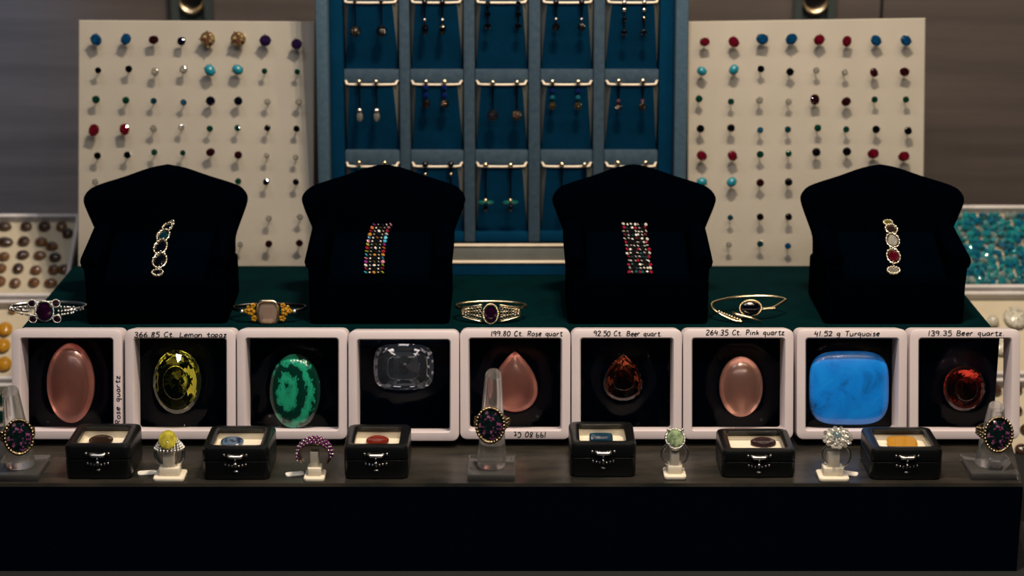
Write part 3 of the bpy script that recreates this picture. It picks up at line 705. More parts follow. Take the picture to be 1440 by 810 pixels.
# purple stone bangle
t = bangle_root(63, 440, 'silver bangle with purple oval stone and four round purple stones')
hoop(t, 0.0245, 0.010, 0.0075, 0.0011, M_silver, 30, 330)
part('bezel', bead_ring(13 * s, 15 * s, 26, 0.0007), M_silver, t, smooth=True, loc=(0, -0.001, 0.0075))
vgem('gemstone', 'oval', G['amethyst'], t, 0, 0.0075, 11 * s, 13.5 * s, -0.0012)
for sx_, sz_ in ((-1, 1), (1, 1), (-1, -1), (1, -1)):
    e = part('bezel', bead_ring(5.5 * s, 5.5 * s, 12, 0.0006), M_silver, t, smooth=True, loc=(sx_ * 17 * s, -0.001, 0.0075 + sz_ * 11.5 * s))
    gem('gemstone', 'oval', G['amethyst'], e, (0, 0, 0), (math.pi / 2, 0, 0), (4.6 * s, 4.6 * s, 3.5 * s))
for sx_ in (-1, 1):
    bb = B()
    for k in range(9):
        u = 20 + k * 4.0; yy = ((u - 20) / 33) ** 2 * 0.006
        for q in range(3 if k < 6 else 2):
            bb.add(sphere(random.uniform(1.5, 2.6) * s, (sx_ * (u + random.uniform(-1, 1)) * s, yy, 0.0075 + (q - (1 if k < 6 else 0.5)) * (6.0 - k * 0.4) * s), 6, 4))
    obj('shoulder_stones', bb.mesh('shoulder_stones', True), M_silver, t)
# morganite bangle with yellow flowers
t = bangle_root(377, 442, 'silver bangle with large pale square stone and yellow flower clusters')
hoop(t, 0.0235, 0.009, 0.0080, 0.0010, M_dark, 35, 325)
b = B(); ol = rrect(28 * s, 33 * s, 8 * s, 4)
b.add(tube([(x, 0.0006, z) for x, z in ol], 0.0010, 6, True))
obj('bezel', b.mesh('bezel', True), M_gold, t, (0, -0.001, 0.0076))
MO = quartz_mat('pale_quartz', (0.85, 0.62, 0.50), (0.75, 0.50, 0.42), 0.80)
vgem('gemstone', 'cushion', MO, t, 0, 0.0076, 12.5 * s, 15 * s, -0.001)
for sx_ in (-1, 1):
    for (dx, dz, rr) in ((21, 9, 4), (24, 0, 6.5), (20, -10, 5), (30, 1, 4), (28, 7, 2.5)):
        bb = B()
        for k in range(5):
            a = k * 1.2566; bb.add(sphere(rr * 0.52 * s, (rr * 0.55 * s * math.cos(a), 0, rr * 0.55 * s * math.sin(a)), 7, 4))
        obj('flower', bb.mesh('flower', True), MATS['gem_citrine'], t, (sx_ * dx * s, 0.0005, 0.0078 + dz * s))
    gem('side_bead', 'ball', M_silver, t, (sx_ * 37 * s, 0.0012, 0.0076), sc=(4 * s,) * 3)
# filigree bangle
t = bangle_root(690, 442, 'gold filigree bangle with purple oval stone between black chairs')
hoop(t, 0.0225, 0.010, 0.0088, 0.0010, M_gold, 40, 320)
part('bezel', bead_ring(10.5 * s, 14.5 * s, 30, 0.0008), M_gold, t, smooth=True, loc=(0, -0.0014, 0.0068))
vgem('gemstone', 'oval', G['amethyst'], t, 0, 0.0068, 9 * s, 12.5 * s, -0.0014)
for sx_ in (-1, 1):
    bb = B()
    for k in range(7):
        u = 15 + k * 4.0; yy = ((u - 13) / 30) ** 2 * 0.004; hh = 10 - k * 1.2
        for q in range(3 if k < 5 else 2):
            zc = 0.0068 + (q - (1 if k < 5 else 0.5)) * hh * 0.72 * s; rr = 2.5 * s
            bb.add(tube([(sx_ * u * s + rr * math.cos(a) * 1.0, yy, zc + rr * math.sin(a)) for a in [j * math.pi / 5 for j in range(10)]], 0.00034, 5, True))
    for e_ in (1, -1):
        bb.add(tube([(sx_ * (12 + 30 * j / 8) * s, ((j / 8) ** 2) * 0.004, 0.0068 + e_ * (12.5 - 6 * j / 8) * s) for j in range(9)], 0.0006, 6))
    obj('filigree', bb.mesh('filigree', True), M_gold, t)
# bypass bangle with dark cabochon
t = bangle_root(1056, 437, 'thin gold bypass bangle with dark pear cabochon, open at its front')
bb = B()
pts = catmull([(5, 0.000, 0.0), (30, 0.003, -1), (48, 0.010, 4), (52, 0.014, 5.5), (35, 0.020, 6), (8, 0.022, 5), (-20, 0.020, 4), (-45, 0.012, 4), (-55, 0.006, 3), (-54, 0.001, -1), (-40, -0.004, -9), (-22, -0.007, -16), (-14, -0.008, -19)], 4)
def wz(y, dz): return 0.0075 + dz * s * 0.9
bb.add(tube([(x * s, y, max(wz(y, dz), 0.0012)) for x, y, dz in pts], 0.0010, 7)); obj('hoop', bb.mesh('hoop', True), M_gold, t)
bb = B()
bb.add(tube([(x * s, y, 0.0024 + dz * s) for x, y, dz in [(-28, -0.004, 8), (-18, -0.005, 5), (-4, -0.006, 2), (14, -0.008, -2.2)]], [0.0007, 0.0012, 0.0012, 0.0005], 7))
for k in range(9): bb.add(sphere(0.0010, ((-46 + k * 3.6) * s, -0.0025 - k * 0.0006, 0.0075 - (5 + k * 1.25) * s * 0.9 + 0.0008), 6, 4))
for k in range(8): bb.add(sphere(0.0010, ((16 + k * 2.6) * s, 0.0002 + k * 0.0003, 0.0072 - 0.3 * s), 6, 4))
obj('paved_tail', bb.mesh('paved_tail', True), M_gold, t)
part('bezel', bead_ring(15.5 * s, 11.5 * s, 28, 0.0008), M_gold, t, smooth=True, loc=(-1 * s, -0.0012, 0.0082))
vgem('cabochon', 'cab', G['navy'], t, -1 * s, 0.0082, 14 * s, 10.5 * s, -0.0012, 0.003)

# ------------------------------------------------------------------ handwriting
GL = {
 '0': (6, ['3,10 1,8 0,5 1,1 3,0 5,2 6,5 5,9 3,10']), '1': (3, ['2,10 1.5,5 1.5,-1']), '2': (6, ['0,8 2,10 5,9 5,7 3,4 0,0', '0,0 6,0.5']),
 '3': (6, ['0,9 3,10 5,8 4,6 2,5', '2,5 5,4 5,1 3,0 0,1']), '4': (6, ['2,10 0,4', '0,4 6,4', '5,8 4.5,-1']), '5': (6, ['6,10 1,10', '1,10 1,6', '1,6 4,6.5 6,3 4,0 0,0']),
 '6': (6, ['4,10 1,6 0,3 2,0 5,1 5,4 3,5 0.5,3']), '8': (6, ['5,9 3,10 1,8 3,5.5 5,3 3,0 0.5,2 2,5 5,8 5,9']), '9': (6, ['5,9 2,10 0,7.5 2,5.5 5,7 5,9', '5,9 5,4 4,0']),
 '.': (2.5, ['0.6,0 1.4,0.5']), 'C': (6, ['6,9 3,10 0,6 1,1 4,0 6,2']), 't': (5, ['2.5,9 2.2,3 3,0 5,1', '0,6 5,6.6']), 'L': (6, ['1,10 0.5,1 0,0', '0,0 6,0.6']),
 'e': (5, ['0.5,3 4.5,4 4,6 2,6 0,3.5 1.5,0.2 4.5,1']), 'm': (8, ['0,6 0,0', '0,3 1.5,6 3.3,5 3.3,0', '3.3,3 5,6 7,5 7,0']), 'o': (5, ['2.5,6 0,4 0.5,0.8 2.5,0 4.8,2 4.5,5 2.5,6']),
 'n': (5.5, ['0,6 0,0', '0,3 2,6 4.5,5 4.6,0']), 'p': (5, ['0.5,6 0,-4', '0.2,4 2.5,6.2 4.6,4 3,1 0.2,1.5']), 'a': (5.5, ['4.5,5.5 2,6 0,3 1.5,0 4,2 4.5,5.5', '4.5,5.5 4.6,1 5.5,0']),
 'z': (5, ['0,6 4.5,6', '4.5,6 0,0', '0,0 5,0']), 'R': (7, ['1,10 0.5,0', '0,9.5 4,10 6,8 4,5.5 1,5', '2,5 6,0']), 's': (4.5, ['4,5.6 1.5,6 1,4 3.5,2.5 3,0.3 0,0.3']),
 'q': (5.5, ['4.5,5.5 2,6 0,3.5 1.5,1 4.4,3', '4.5,6 4.3,-4']), 'u': (5.5, ['0,6 0.2,1.5 2,0 4.5,2', '4.5,6 4.7,0']), 'r': (4.5, ['0.5,6 0.5,0', '0.5,3.5 2,6 4.2,5.6']),
 'B': (7, ['1,10 0.5,0', '0,9.5 4,10 5.5,8 4,5.6 1.5,5.2', '1.5,5.2 6,4.4 6,1 3,0 0.5,0.4']), 'P': (6.5, ['1,10 0.5,0', '0,9.5 4,10.4 6,8 4,5.2 1,5']), 'i': (2.5, ['0.8,6 0.8,0', '0.8,8.2 1.2,8.6']),
 'k': (5, ['0.5,9.5 0.3,0', '4,6 0.5,3', '1.4,3.6 4.6,0']), 'T': (7, ['0,9.6 7,10', '3.6,9.8 3,0']), 'g': (5.5, ['4.5,5.5 2,6 0,3.5 1.5,1 4.4,3', '4.5,6 4.2,-2.5 2,-4 0.4,-2.6']), ' ': (5, [])}
def handwriting(text, parent, x0, x1, z0, h, y, rot180=False, vertical=False, wgt=0.00030):
    adv = 0; strokes = []
    for ch in text:
        wd, st_ = GL[ch]
        for q in st_:
            pts = [tuple(float(v) for v in a.split(',')) for a in q.split()]
            jx, jy = random.uniform(-0.3, 0.3), random.uniform(-0.5, 0.5)
            strokes.append(catmull([(adv + a + jx + b_ * 0.08, b_ + jy) for a, b_ in pts], 4))
        adv += wd + 1.7
    bb = B(); L = x1 - x0
    for k, sp in enumerate(strokes):
        P = []
        for a, b_ in sp:
            X, Z = a / adv * L, b_ / 10 * h
            if rot180: P.append((x1 - X, z0 + h - Z))
            elif vertical: P.append((x0_v[0] - Z, x0_v[1] + X))
            else: P.append((x0 + X, z0 + Z))
        yk = y - 0.00004 * (1 + k % 3)
        left, rightp = [], []
        for i in range(len(P)):
            a = Vector(P[max(i - 1, 0)]); c = Vector(P[min(i + 1, len(P) - 1)]); d = c - a
            if d.length < 1e-9: d = Vector((1, 0))
            d.normalize(); nn = Vector((-d.y, d.x)) * wgt
            p = Vector(P[i]); left.append((p.x + nn.x, yk, p.y + nn.y)); rightp.append((p.x - nn.x, yk, p.y - nn.y))
        n = len(left); bb.add((left + rightp, [(i, i + 1, n + i + 1, n + i) for i in range(n - 1)]))
    return obj('handwriting', bb.mesh('handwriting', fix=False), M_ink, parent)

# ------------------------------------------------------------------ framed gems on the ledge
FS, FD, BW, LEAN = 0.0684, 0.020, 0.0058, R(14)
BLIFT = FD * math.sin(LEAN) + 0.0001
YF = at_z(720, 618, H1 + BLIFT).y
def frame_mesh():
    prof = [(0.0010, 0.0), (0.0002, 0.0004), (0, 0.0012), (0, FD - 0.0012), (0.0010, FD), (BW - 0.0008, FD), (BW, FD - 0.001), (BW, 0.001), (BW - 0.0007, 0.0)]
    rings = []
    for ins, y in prof:
        r = 0.0042 - ins * 0.42
        rings.append([(x, y, z + FS / 2) for x, z in rrect(FS - 2 * ins, FS - 2 * ins, r, 4)])
    b = B(); b.add(loft(rings, closed=True)); return b.mesh('frame_body', 'auto')
ME_FRAME = frame_mesh()
M_rose = quartz_mat('rose_quartz', (0.86, 0.44, 0.36), (0.74, 0.32, 0.27), 0.91, 0.24)
M_pinkq = quartz_mat('pink_quartz', (0.88, 0.54, 0.44), (0.78, 0.42, 0.35), 0.91, 0.22)
M_topaz = mat('lemon_topaz', (0.90, 0.84, 0.10), 0.005, trans=1.0, ior=1.66, var=(0.62, 0.80, 0.08), vscale=160)
M_rock = mat('rock_crystal', (0.85, 0.92, 0.98), 0.01, trans=0.985, ior=1.55, var=(0.6, 0.75, 0.95), vscale=120)
M_beer = mat('beer_quartz', (0.34, 0.08, 0.03), 0.005, trans=1.0, ior=1.55, var=(0.30, 0.05, 0.02), vscale=160)
M_beer2 = mat('red_beer_quartz', (0.50, 0.05, 0.03), 0.005, trans=1.0, ior=1.55, var=(0.40, 0.03, 0.02), vscale=160)
M_mala = banded_mat('malachite', [(0.0, (0.001, 0.022, 0.014)), (0.40, (0.001, 0.028, 0.018)), (0.47, (0.008, 0.17, 0.10)), (0.66, (0.012, 0.25, 0.14)), (0.70, (0.002, 0.05, 0.03)), (0.76, (0.010, 0.21, 0.12)), (1.0, (0.013, 0.27, 0.15))], 22, 5.0, kind='rings')
M_turq = banded_mat('turquoise_slab', [(0.33, (0.003, 0.02, 0.06)), (0.385, (0.003, 0.12, 0.44)), (0.47, (0.003, 0.18, 0.66)), (0.70, (0.006, 0.25, 0.78))], 50, 0.6, 0.3, 'vein')
frames = [  # left, right, top, bottom px ; label ; gem (kind, cx, cy, w, h, thick, material, name, label) ; writing
 (15, 172, 464, 619, 'white film frame holding a tall pink oval stone, writing down its side', ('cab', 96, 540, 69, 113, 0.0192, M_rose, 'rose_quartz_oval', 'tall milky pink oval quartz suspended in white film frame'), None),
 (175, 331, 465, 619, 'white film frame holding a yellow green topaz', ('oval', 247, 538, 70, 92, 0.016, M_topaz, 'lemon_topaz', 'faceted yellow green oval topaz suspended in white film frame'), ('366.85 Ct. Lemon topaz', 189, 320, 474)),
 (333, 488, 464, 618, 'white film frame holding a banded green oval stone, no writing', ('cab', 414, 551, 73, 106, 0.010, M_mala, 'malachite_oval', 'banded green malachite oval suspended in white film frame'), None),
 (490, 645, 458, 613, 'white film frame holding a clear crystal, no writing', ('cushion', 567, 517, 86, 66, 0.018, M_rock, 'rock_crystal', 'faceted clear blue white crystal suspended in white film frame'), None),
 (647, 802, 463, 618, 'white film frame holding a pink drop shaped stone', ('pear', 724, 538, 66, 86, 0.018, M_rose, 'rose_quartz_drop', 'milky pink drop shaped quartz suspended in white film frame'), ('199.80 Ct. Rose quart', 690, 792, 472.5)),
 (803, 960, 463, 617, 'white film frame holding a very dark brown drop shaped stone', ('fpear', 877, 532, 58, 66, 0.014, M_beer, 'beer_quartz_drop', 'very dark brown faceted drop stone suspended in white film frame'), ('92.50 Ct. Beer quart.', 835, 932, 472.5)),
 (960, 1117, 461, 616, 'white film frame holding a pale pink oval stone', ('cab', 1044, 545, 62, 86, 0.0192, M_pinkq, 'pink_quartz_oval', 'pale pink oval quartz dome suspended in white film frame'), ('264.35 Ct. Pink quartz', 993, 1104, 471)),
 (1119, 1278, 463, 618, 'white film frame holding a bright blue turquoise slab', ('slab', 1195, 546, 112, 104, 0.008, M_turq, 'turquoise_slab', 'bright blue cushion shaped turquoise suspended in white film frame'), ('41.52 g Turquoise', 1145, 1238, 472.5)),
 (1279, 1436, 462, 617, 'white film frame holding a dark red round stone at the step end', ('oval', 1359, 547, 60, 66, 0.016, M_beer2, 'red_beer_quartz', 'dark red faceted round stone suspended in white film frame'), ('139.35 Beer quartz.', 1305, 1414, 472))]
x0_v = (0, 0)
for (l, r, tp, bt, label, gm, txt) in frames:
    yb = YF + (0.0 if tp > 460 else -0.003)
    pl = Plane((px_x((l + r) / 2, yb + 0.008, H1 + 0.04), yb, H1 + BLIFT), LEAN)
    lift = 0.0004
    t = thing('film_frame', label, 'display frame', pl.w(0, 0.0), pl.rot(), 'white suspension frames in a row')
    obj('frame_body', ME_FRAME, M_frame, t)
    kind, gx, gy, gw, gh, th, gmt, gname, glab = gm
    u, v = pl.uv(gx, gy, -FD / 2 + th * 0.35); u2, v2 = pl.uv(gx + gw / 2, gy + gh / 2, -FD / 2 + th * 0.35)
    rx, rz_ = abs(u2 - u), abs(v2 - v); vv = v
    # clear film: grid bulging over the stone
    for side, nm in ((-1, 'front_film'), (1, 'back_film')):
        N = 30; a = FS / 2 - BW + 0.0005; vs = []; fs = []
        for j in range(N + 1):
            for i in range(N + 1):
                X = -a + 2 * a * i / N; Z = FS / 2 - a + 2 * a * j / N
                dx, dz = (X - u) / (rx * 1.05), (Z - vv) / (rz_ * 1.05); q = math.hypot(dx, dz)
                e = min(1, max(0, min(a - abs(X), a - abs(Z - FS / 2)) / 0.012))
                k = 1.0 if q < 1 else max(0.0, 1 - (q - 1) / 0.75) ** 1.7
                dep = (th * 0.5 + 0.0012) * k * (0.8 + 0.2 * max(0, 1 - q)) * e + 0.0003
                vs.append((X, FD / 2 + side * dep, Z))
        for j in range(N):
            for i in range(N): fs.append((j * (N + 1) + i, j * (N + 1) + i + 1, (j + 1) * (N + 1) + i + 1, (j + 1) * (N + 1) + i))
        bb = B(); bb.add((vs, fs)); obj(nm, bb.mesh(nm, True, fix=False), M_film, t)
    # stone
    pos = pl.w(u, v, -FD / 2)
    rot = (math.pi / 2 - LEAN, 0, 0)
    if kind == 'cab': vf, sm, scz = cabvf('oval', 40, 12, 1.0, 1.0), True, th / 2
    elif kind == 'pear': vf, sm, scz = cabvf('pear', 48, 12, 1.0, 1.0), True, th / 2
    elif kind == 'slab': vf, sm, scz = cabvf('cushion', 48, 12, 1.0, 1.0), True, th / 2
    elif kind == 'fpear': vf, sm, scz = gemvf('pear', 20, 0.5, 0.7, 1.2), False, th / 2
    else: vf, sm, scz = gemvf(kind, 20, 0.5, 0.75, 1.2), False, th / 2
    b = B(); b.add(vf, SC(rx, rz_, scz)); o = obj(gname, b.mesh(gname, sm), gmt, None, pos, rot)
    tag(o, glab, 'gemstone', 'stones suspended in the white frames')
    if txt:
        s_, xa, xb, ybase = txt
        ua, va = pl.uv(xa, ybase, 0); ub, _ = pl.uv(xb, ybase, 0)
        handwriting(s_, t, ua, ub, va, 0.0030, -0.00003)
    if 'drop shaped stone' in label and 'pink' in label:
        ua, va = pl.uv(722, 615, 0); ub, _ = pl.uv(768, 615, 0); handwriting('199.80 Ct', t, ua, ub, va, 0.0032, -0.00003, rot180=True)
    if 'writing down' in label:
        ua, va = pl.uv(169, 597, 0); ub, vb_ = pl.uv(169, 527, 0); x0_v = (ua, va)
        handwriting('Rose quartz', t, 0, vb_ - va, 0, 0.0030, -0.00003, vertical=True)

# ------------------------------------------------------------------ small leather gem boxes
def gem_box(l, r, ytop_f, ybot, yback, rz, label, gspec):
    y0 = at_z(720, ybot, H1).y + 0.0012
    wd = (px_x(r, y0, H1 + 0.015) - px_x(l, y0, H1 + 0.015)); xc = (px_x(r, y0, H1 + 0.015) + px_x(l, y0, H1 + 0.015)) / 2
    hh = at_y(720, ytop_f, y0).z - H1
    dp = min(0.040, at_z(720, yback, H1 + hh).y - y0)
    t = thing('gem_box', label, 'box', (xc, y0 + 0.0005, H1), (0, 0, R(rz)), 'black gem boxes along the ledge')
    hb = hh * 0.58
    rr = 0.004
    def sec(ins, z, rad): return [(x, y + dp / 2, z) for x, y in rrect(wd - 2 * ins, dp - 2 * ins, rad, 4)]
    part('body', loft([sec(0.0012, 0, rr), sec(0.0003, 0.0008, rr), sec(0, 0.003, rr), sec(0, hb - 0.0003, rr), sec(0.0005, hb, rr), sec(0.0035, hb, rr * 0.6), sec(0.0035, hb - 0.006, rr * 0.6)], True, True), M_leather, t, smooth='auto')
    fl = 0.0058
    lid = part('lid', loft([sec(0.0005, hb + 0.0003, rr), sec(0, hb + 0.0008, rr), sec(0, hh - 0.0022, rr), sec(0.0006, hh - 0.0007, rr), sec(0.0020, hh, rr), sec(fl - 0.0012, hh, rr * 0.7), sec(fl, hh - 0.0008, rr * 0.6), sec(fl, hh - 0.0030, rr * 0.6), sec(0.0030, hh - 0.0034, rr * 0.6), sec(0.0030, hb + 0.0003, rr * 0.6)], closed=True), M_leather, t, smooth='auto')
    part('window', loft([sec(fl - 0.0012, hh - 0.0026, rr * 0.6), sec(fl - 0.0012, hh - 0.0020, rr * 0.6)]), M_pane, lid)
    part('lining', loft([sec(0.0036, hb - 0.0056, rr * 0.6), sec(0.0036, hh - 0.0040, rr * 0.6), sec(0.0044, hh - 0.0040, rr * 0.6), sec(0.0048, hb + 0.0006, rr * 0.6)], True, True), M_lining, t, smooth='auto')
    # clasp: scalloped plate on the lid, hook and knob on the body
    cl = part('clasp', tube([(-0.0046, 0, 0.0009), (-0.0032, -0.0008, 0), (0.0032, -0.0008, 0), (0.0046, 0, 0.0009)], 0.0010, 8), M_silver, t, smooth=True, loc=(0, -0.0004, hb + 0.0030))
    bb = B()
    for k in range(-3, 4): bb.add(sphere(0.0010, (k * 0.0022, 0.0001, hb + 0.0026 + 0.0007 * abs(k) * 0.6), 6, 4))
    obj('clasp_scroll', bb.mesh('clasp_scroll', True), M_steel, t)
    bb = B(); bb.add(sphere(0.0013, (0, -0.0010, hb - 0.0018), 8, 5)); bb.add(tube([(0, -0.0009, hb + 0.002), (0, -0.0009, hb - 0.002)], 0.0007, 6)); bb.add(sphere(0.0009, (0, -0.0006, hb - 0.0062), 8, 4, (2, 0.8, 0.7)))
    for k in range(-3, 4): bb.add(sphere(0.0009, (k * 0.0020, 0.0001, hb - 0.0022 - 0.0004 * (3 - abs(k))), 6, 4))
    obj('clasp_knob', bb.mesh('clasp_knob', True), M_steel, t)
    kind, gpx, gpy, gw, gh, gm, gname, glab = gspec
    zf = H1 + hb + 0.0006
    rx = gw * 0.42e-3 / 2
    p = at_z(gpx, gpy, H1 + hh * 0.62)
    ry = min(gh * 0.42e-3, rx) * 0.72
    p.y = min(max(p.y, y0 + 0.0065 + ry), y0 + dp - 0.0065 - ry)
    thk = min(rx * 0.45, 0.0020)
    b = B(); b.add(gemvf(kind, 16, 0.55, 0.5, 0.75), SC(rx, ry, thk))
    b.v = [tuple((RX(16) @ Vector(q))) for q in b.v]; zmin = min(q[2] for q in b.v)
    o = obj(gname, b.mesh(gname), gm, None, (p.x, p.y, zf - zmin + 0.0001)); tag(o, glab, 'gemstone', 'stones inside the gem boxes')
gem_box(90, 183, 627, 676, 590, 0, 'black leather gem box with a grey stone, beside the yellow stone ring', ('oval', 148, 612, 36, 24, G['smoky'], 'grey_stone', 'smoky grey faceted stone lying in black gem box'))
gem_box(283, 378, 630, 677, 590, 0, 'black leather gem box with a dark blue banded stone', ('oval', 329, 618, 34, 20, banded_mat('banded_blue', [(0.4, (0.01, 0.03, 0.07)), (0.5, (0.10, 0.16, 0.24)), (0.6, (0.01, 0.02, 0.05))], 120, 0.4), 'banded_blue_stone', 'dark blue banded oval stone lying in black gem box'))
gem_box(483, 574, 628, 676, 590, 0, 'black leather gem box with an orange red stone', ('oval', 532, 617, 34, 20, gemmat('fire', (0.50, 0.05, 0.02), dark=0.5), 'red_stone', 'orange red oval stone lying in black gem box'))
gem_box(802, 895, 624, 673, 587, 0, 'black leather gem box with a blue rectangular stone', ('rect', 845, 617, 34, 20, gemmat('topazblue', (0.008, 0.10, 0.22), dark=0.5), 'blue_rectangular_stone', 'blue step cut rectangular stone lying in black gem box'))
gem_box(1016, 1120, 634, 674, 600, 0, 'black leather gem box with a brown violet stone', ('oval', 1072, 622, 38, 18, gemmat('brownviolet', (0.10, 0.05, 0.06), dark=0.4), 'brown_violet_stone', 'brown violet oval stone lying in black gem box'))
gem_box(1226, 1327, 632, 677, 599, 0, 'black leather gem box with an orange citrine stone, beside the acrylic cone', ('cushion', 1265, 620, 44, 22, G['citrine'], 'orange_stone', 'orange step cut citrine lying in black gem box'))

# ------------------------------------------------------------------ rings in ivory clips
q = 0.42e-3
def ring_clip(px, ybot, hw, label, grp='ivory ring clips on the ledge'):
    p = at_z(px, ybot, H1); p.y += 0.001
    t = thing('ring_clip', label, 'ring stand', (p.x, p.y, H1), (0, 0, 0), grp)
    b = B(); b.add(rbox(hw * 2, 0.016, 0.0022, 0.0022, 3, 0.0006), T(0, 0.008, 0)); obj('base', b.mesh('base', 'auto'), M_clip, t)
    b = B(); b.add(rbox(hw * 1.35, 0.009, 0.0050, 0.0012, 3, 0.0006), T(0, 0.0085, 0.0022)); obj('block', b.mesh('block', 'auto'), M_clip, t)
    b = B()
    for yy in (0.0062, 0.0118): b.add(rbox(hw * 0.78, 0.0016, 0.0095, 0.0007, 2, 0.0004), T(0, yy, 0.0072))
    obj('tongue', b.mesh('tongue', 'auto'), M_clip, t)
    return p
def band(t, rad, r, zc, m, wide=1.0):
    pts = [(rad * math.cos(2 * math.pi * k / 36), 0, zc + rad * math.sin(2 * math.pi * k / 36)) for k in range(36)]
    return part('band', tube(pts, r, 8, True, flat=wide), m, t, smooth=True)
def tagpaper(p, dx, dy, rz, label):
    o = tag(obj('price_tag', B().add(loft([[(x, y, 0) for x, y in rrect(0.011, 0.006, 0.0015, 2)], [(x * 0.98, y * 0.98, 0.0006) for x, y in rrect(0.011, 0.006, 0.0015, 2)]])).mesh('price_tag'), M_paper, None, (p.x + dx, p.y + dy, H1 + 0.0003), (0, 0, R(rz))), label, 'tag', 'paper tags tied to rings')
RZC = 0.0072 + 0.0075                         # ring centre height above the ledge
# ring 1: yellow stone
p = ring_clip(236, 679, 0.0092, 'ivory plastic clip holding the yellow stone ring')
t = thing('ring', 'silver ring with large yellow stone on pave shoulders', 'ring', (p.x, p.y + 0.009, H1), (0, 0, 0))
band(t, 0.0078, 0.0010, RZC - 0.0004, M_silver, 1.6)
bb = B()
for j in range(5):
    f_ = j / 4; nb = 16 + 2 * j
    for k in range(nb):
        a = 2 * math.pi * (k + 0.5 * (j % 2)) / nb
        bb.add(sphere(0.00092, ((0.0050 + 0.0036 * f_) * math.cos(a), (0.0050 + 0.0012 * f_) * math.sin(a), RZC + 0.0086 - 0.0050 * f_), 6, 4))
obj('pave_shoulders', bb.mesh('pave_shoulders', True), M_silver, t)
gem('gemstone', 'oval', G['lemon'], t, (0, -0.0032, RZC + 0.0098), (R(55), 0, 0), (0.0056, 0.0060, 0.0046))
tagpaper(p, -0.0150, 0.014, 10, 'white paper tag beside the yellow stone ring')
# ring 2: purple pave dome
p = ring_clip(441, 679, 0.0062, 'ivory plastic clip holding the purple pave ring')
t = thing('ring', 'wide ring paved with rows of purple stones', 'ring', (p.x, p.y + 0.009, H1), (0, 0, 0))
b = B(); rings = []
for k in range(41):
    a = R(-40 + 260 * k / 40); ww = 0.0058 * (0.45 + 0.55 * max(0.0, math.sin(a) * 0.6 + 0.4))
    ring_ = []
    for (yy, dr) in ((-1, 0), (-0.6, 0.0014), (0, 0.0019), (0.6, 0.0014), (1, 0), (0, -0.0003)):
        rr_ = 0.0086 + dr; ring_.append((rr_ * math.cos(a), yy * ww, RZC + rr_ * math.sin(a) * 0.92))
    rings.append(ring_)
b.add(loft(rings)); obj('band', b.mesh('band', 'auto'), M_oldgold, t)
for j in range(4):
    bb = B(); bs = B()
    for k in range(15):
        a = R(-8 + 196 * k / 14 + (6 if j % 2 else 0)); yy = (-0.0048, -0.0026, 0.0002, 0.0030)[j]; rr_ = 0.0086 + (0.0009, 0.0017, 0.0020, 0.0015)[j]
        bb.add(sphere(0.00095, (rr_ * math.cos(a), yy, RZC + rr_ * math.sin(a) * 0.92), 6, 4))
        a += R(6.5); bs.add(sphere(0.00055, ((rr_ + 0.0005) * math.cos(a), yy - 0.0008, RZC + (rr_ + 0.0005) * math.sin(a) * 0.92), 6, 4))
    obj('stone_row', bb.mesh('stone_row'), mat('violet_pave', (0.13, 0.012, 0.11), 0.08, coat=0.5, var=(0.05, 0.005, 0.05), vscale=900), t); obj('prong_row', bs.mesh('prong_row', True), M_silver, t)
tagpaper(p, -0.0125, 0.012, 15, 'white paper tag beside the purple pave ring')
# ring 3: green stone with halo
p = ring_clip(950, 676, 0.0066, 'ivory plastic clip holding the pale green stone ring')
t = thing('ring', 'silver ring with pale green round stone and beaded halo', 'ring', (p.x, p.y + 0.009, H1), (0, 0, 0))
band(t, 0.0076, 0.0009, RZC - 0.0018, M_silver)
e = part('halo', pave_ring(0.0056, 0.0064, 20, 0.0009), M_silver, t, smooth=True, loc=(0, -0.0015, RZC + 0.0085), rot=(R(48), 0, 0))
gem('gemstone', 'oval', mat('gem_prasiolite', (0.40, 0.52, 0.30), 0.03, trans=0.3, coat=0.6, spec=0.9, var=(0.08, 0.13, 0.07), vscale=2), t, (0, -0.002, RZC + 0.0092), (R(48), 0, 0), (0.0050, 0.0058, 0.0045))
bb = B()
for a in (45, 135, 225, 315): bb.add(sphere(0.0010, (0.0060 * math.cos(R(a)), 0.0066 * math.sin(R(a)), 0.0014), 6, 4))
obj('prongs', bb.mesh('prongs', True), M_silver, t, (0, -0.002, RZC + 0.0092), (R(48), 0, 0))
# ring 4: big white cluster
p = ring_clip(1174, 679, 0.0090, 'ivory plastic clip holding the white cluster ring')
t = thing('ring', 'large silver cluster ring of white stones around pale blue centre', 'ring', (p.x + 0.002, p.y + 0.009, H1), (0, 0, R(-12)))
band(t, 0.0080, 0.0008, RZC - 0.0010, M_silver)
CL = T(0, -0.001, RZC + 0.0105) @ RX(30)
def cl_gem(x, y, z, r, m, kind='small'):
    pp = CL @ Vector((x, y, z)); gem('gemstone', kind, m, t, pp, (R(30 + random.uniform(-15, 15)), R(random.uniform(-15, 15)), random.random()), (r, r, r))
cl_gem(0, 0, 0.0018, 0.0030, gemmat('paleblue', (0.35, 0.48, 0.52), dark=0.6), 'oval')
for k in range(22): gem('claw', 'ball', M_silver, t, CL @ Vector(((0.0030 + 0.0032 * (k % 2)) * math.cos(k * 0.571), (0.0030 + 0.0032 * (k % 2)) * math.sin(k * 0.571), 0.0016 - 0.0009 * (k % 2))), sc=(0.0007,) * 3)
for k in range(8): cl_gem(0.0046 * math.cos(k * 0.785), 0.0046 * math.sin(k * 0.785), 0.001, 0.0019, G['white'])
for k in range(14): cl_gem(0.0078 * math.cos(k * 0.449), 0.0074 * math.sin(k * 0.449), -0.0004, 0.0016, G['white'] if k % 3 else G['clear'])
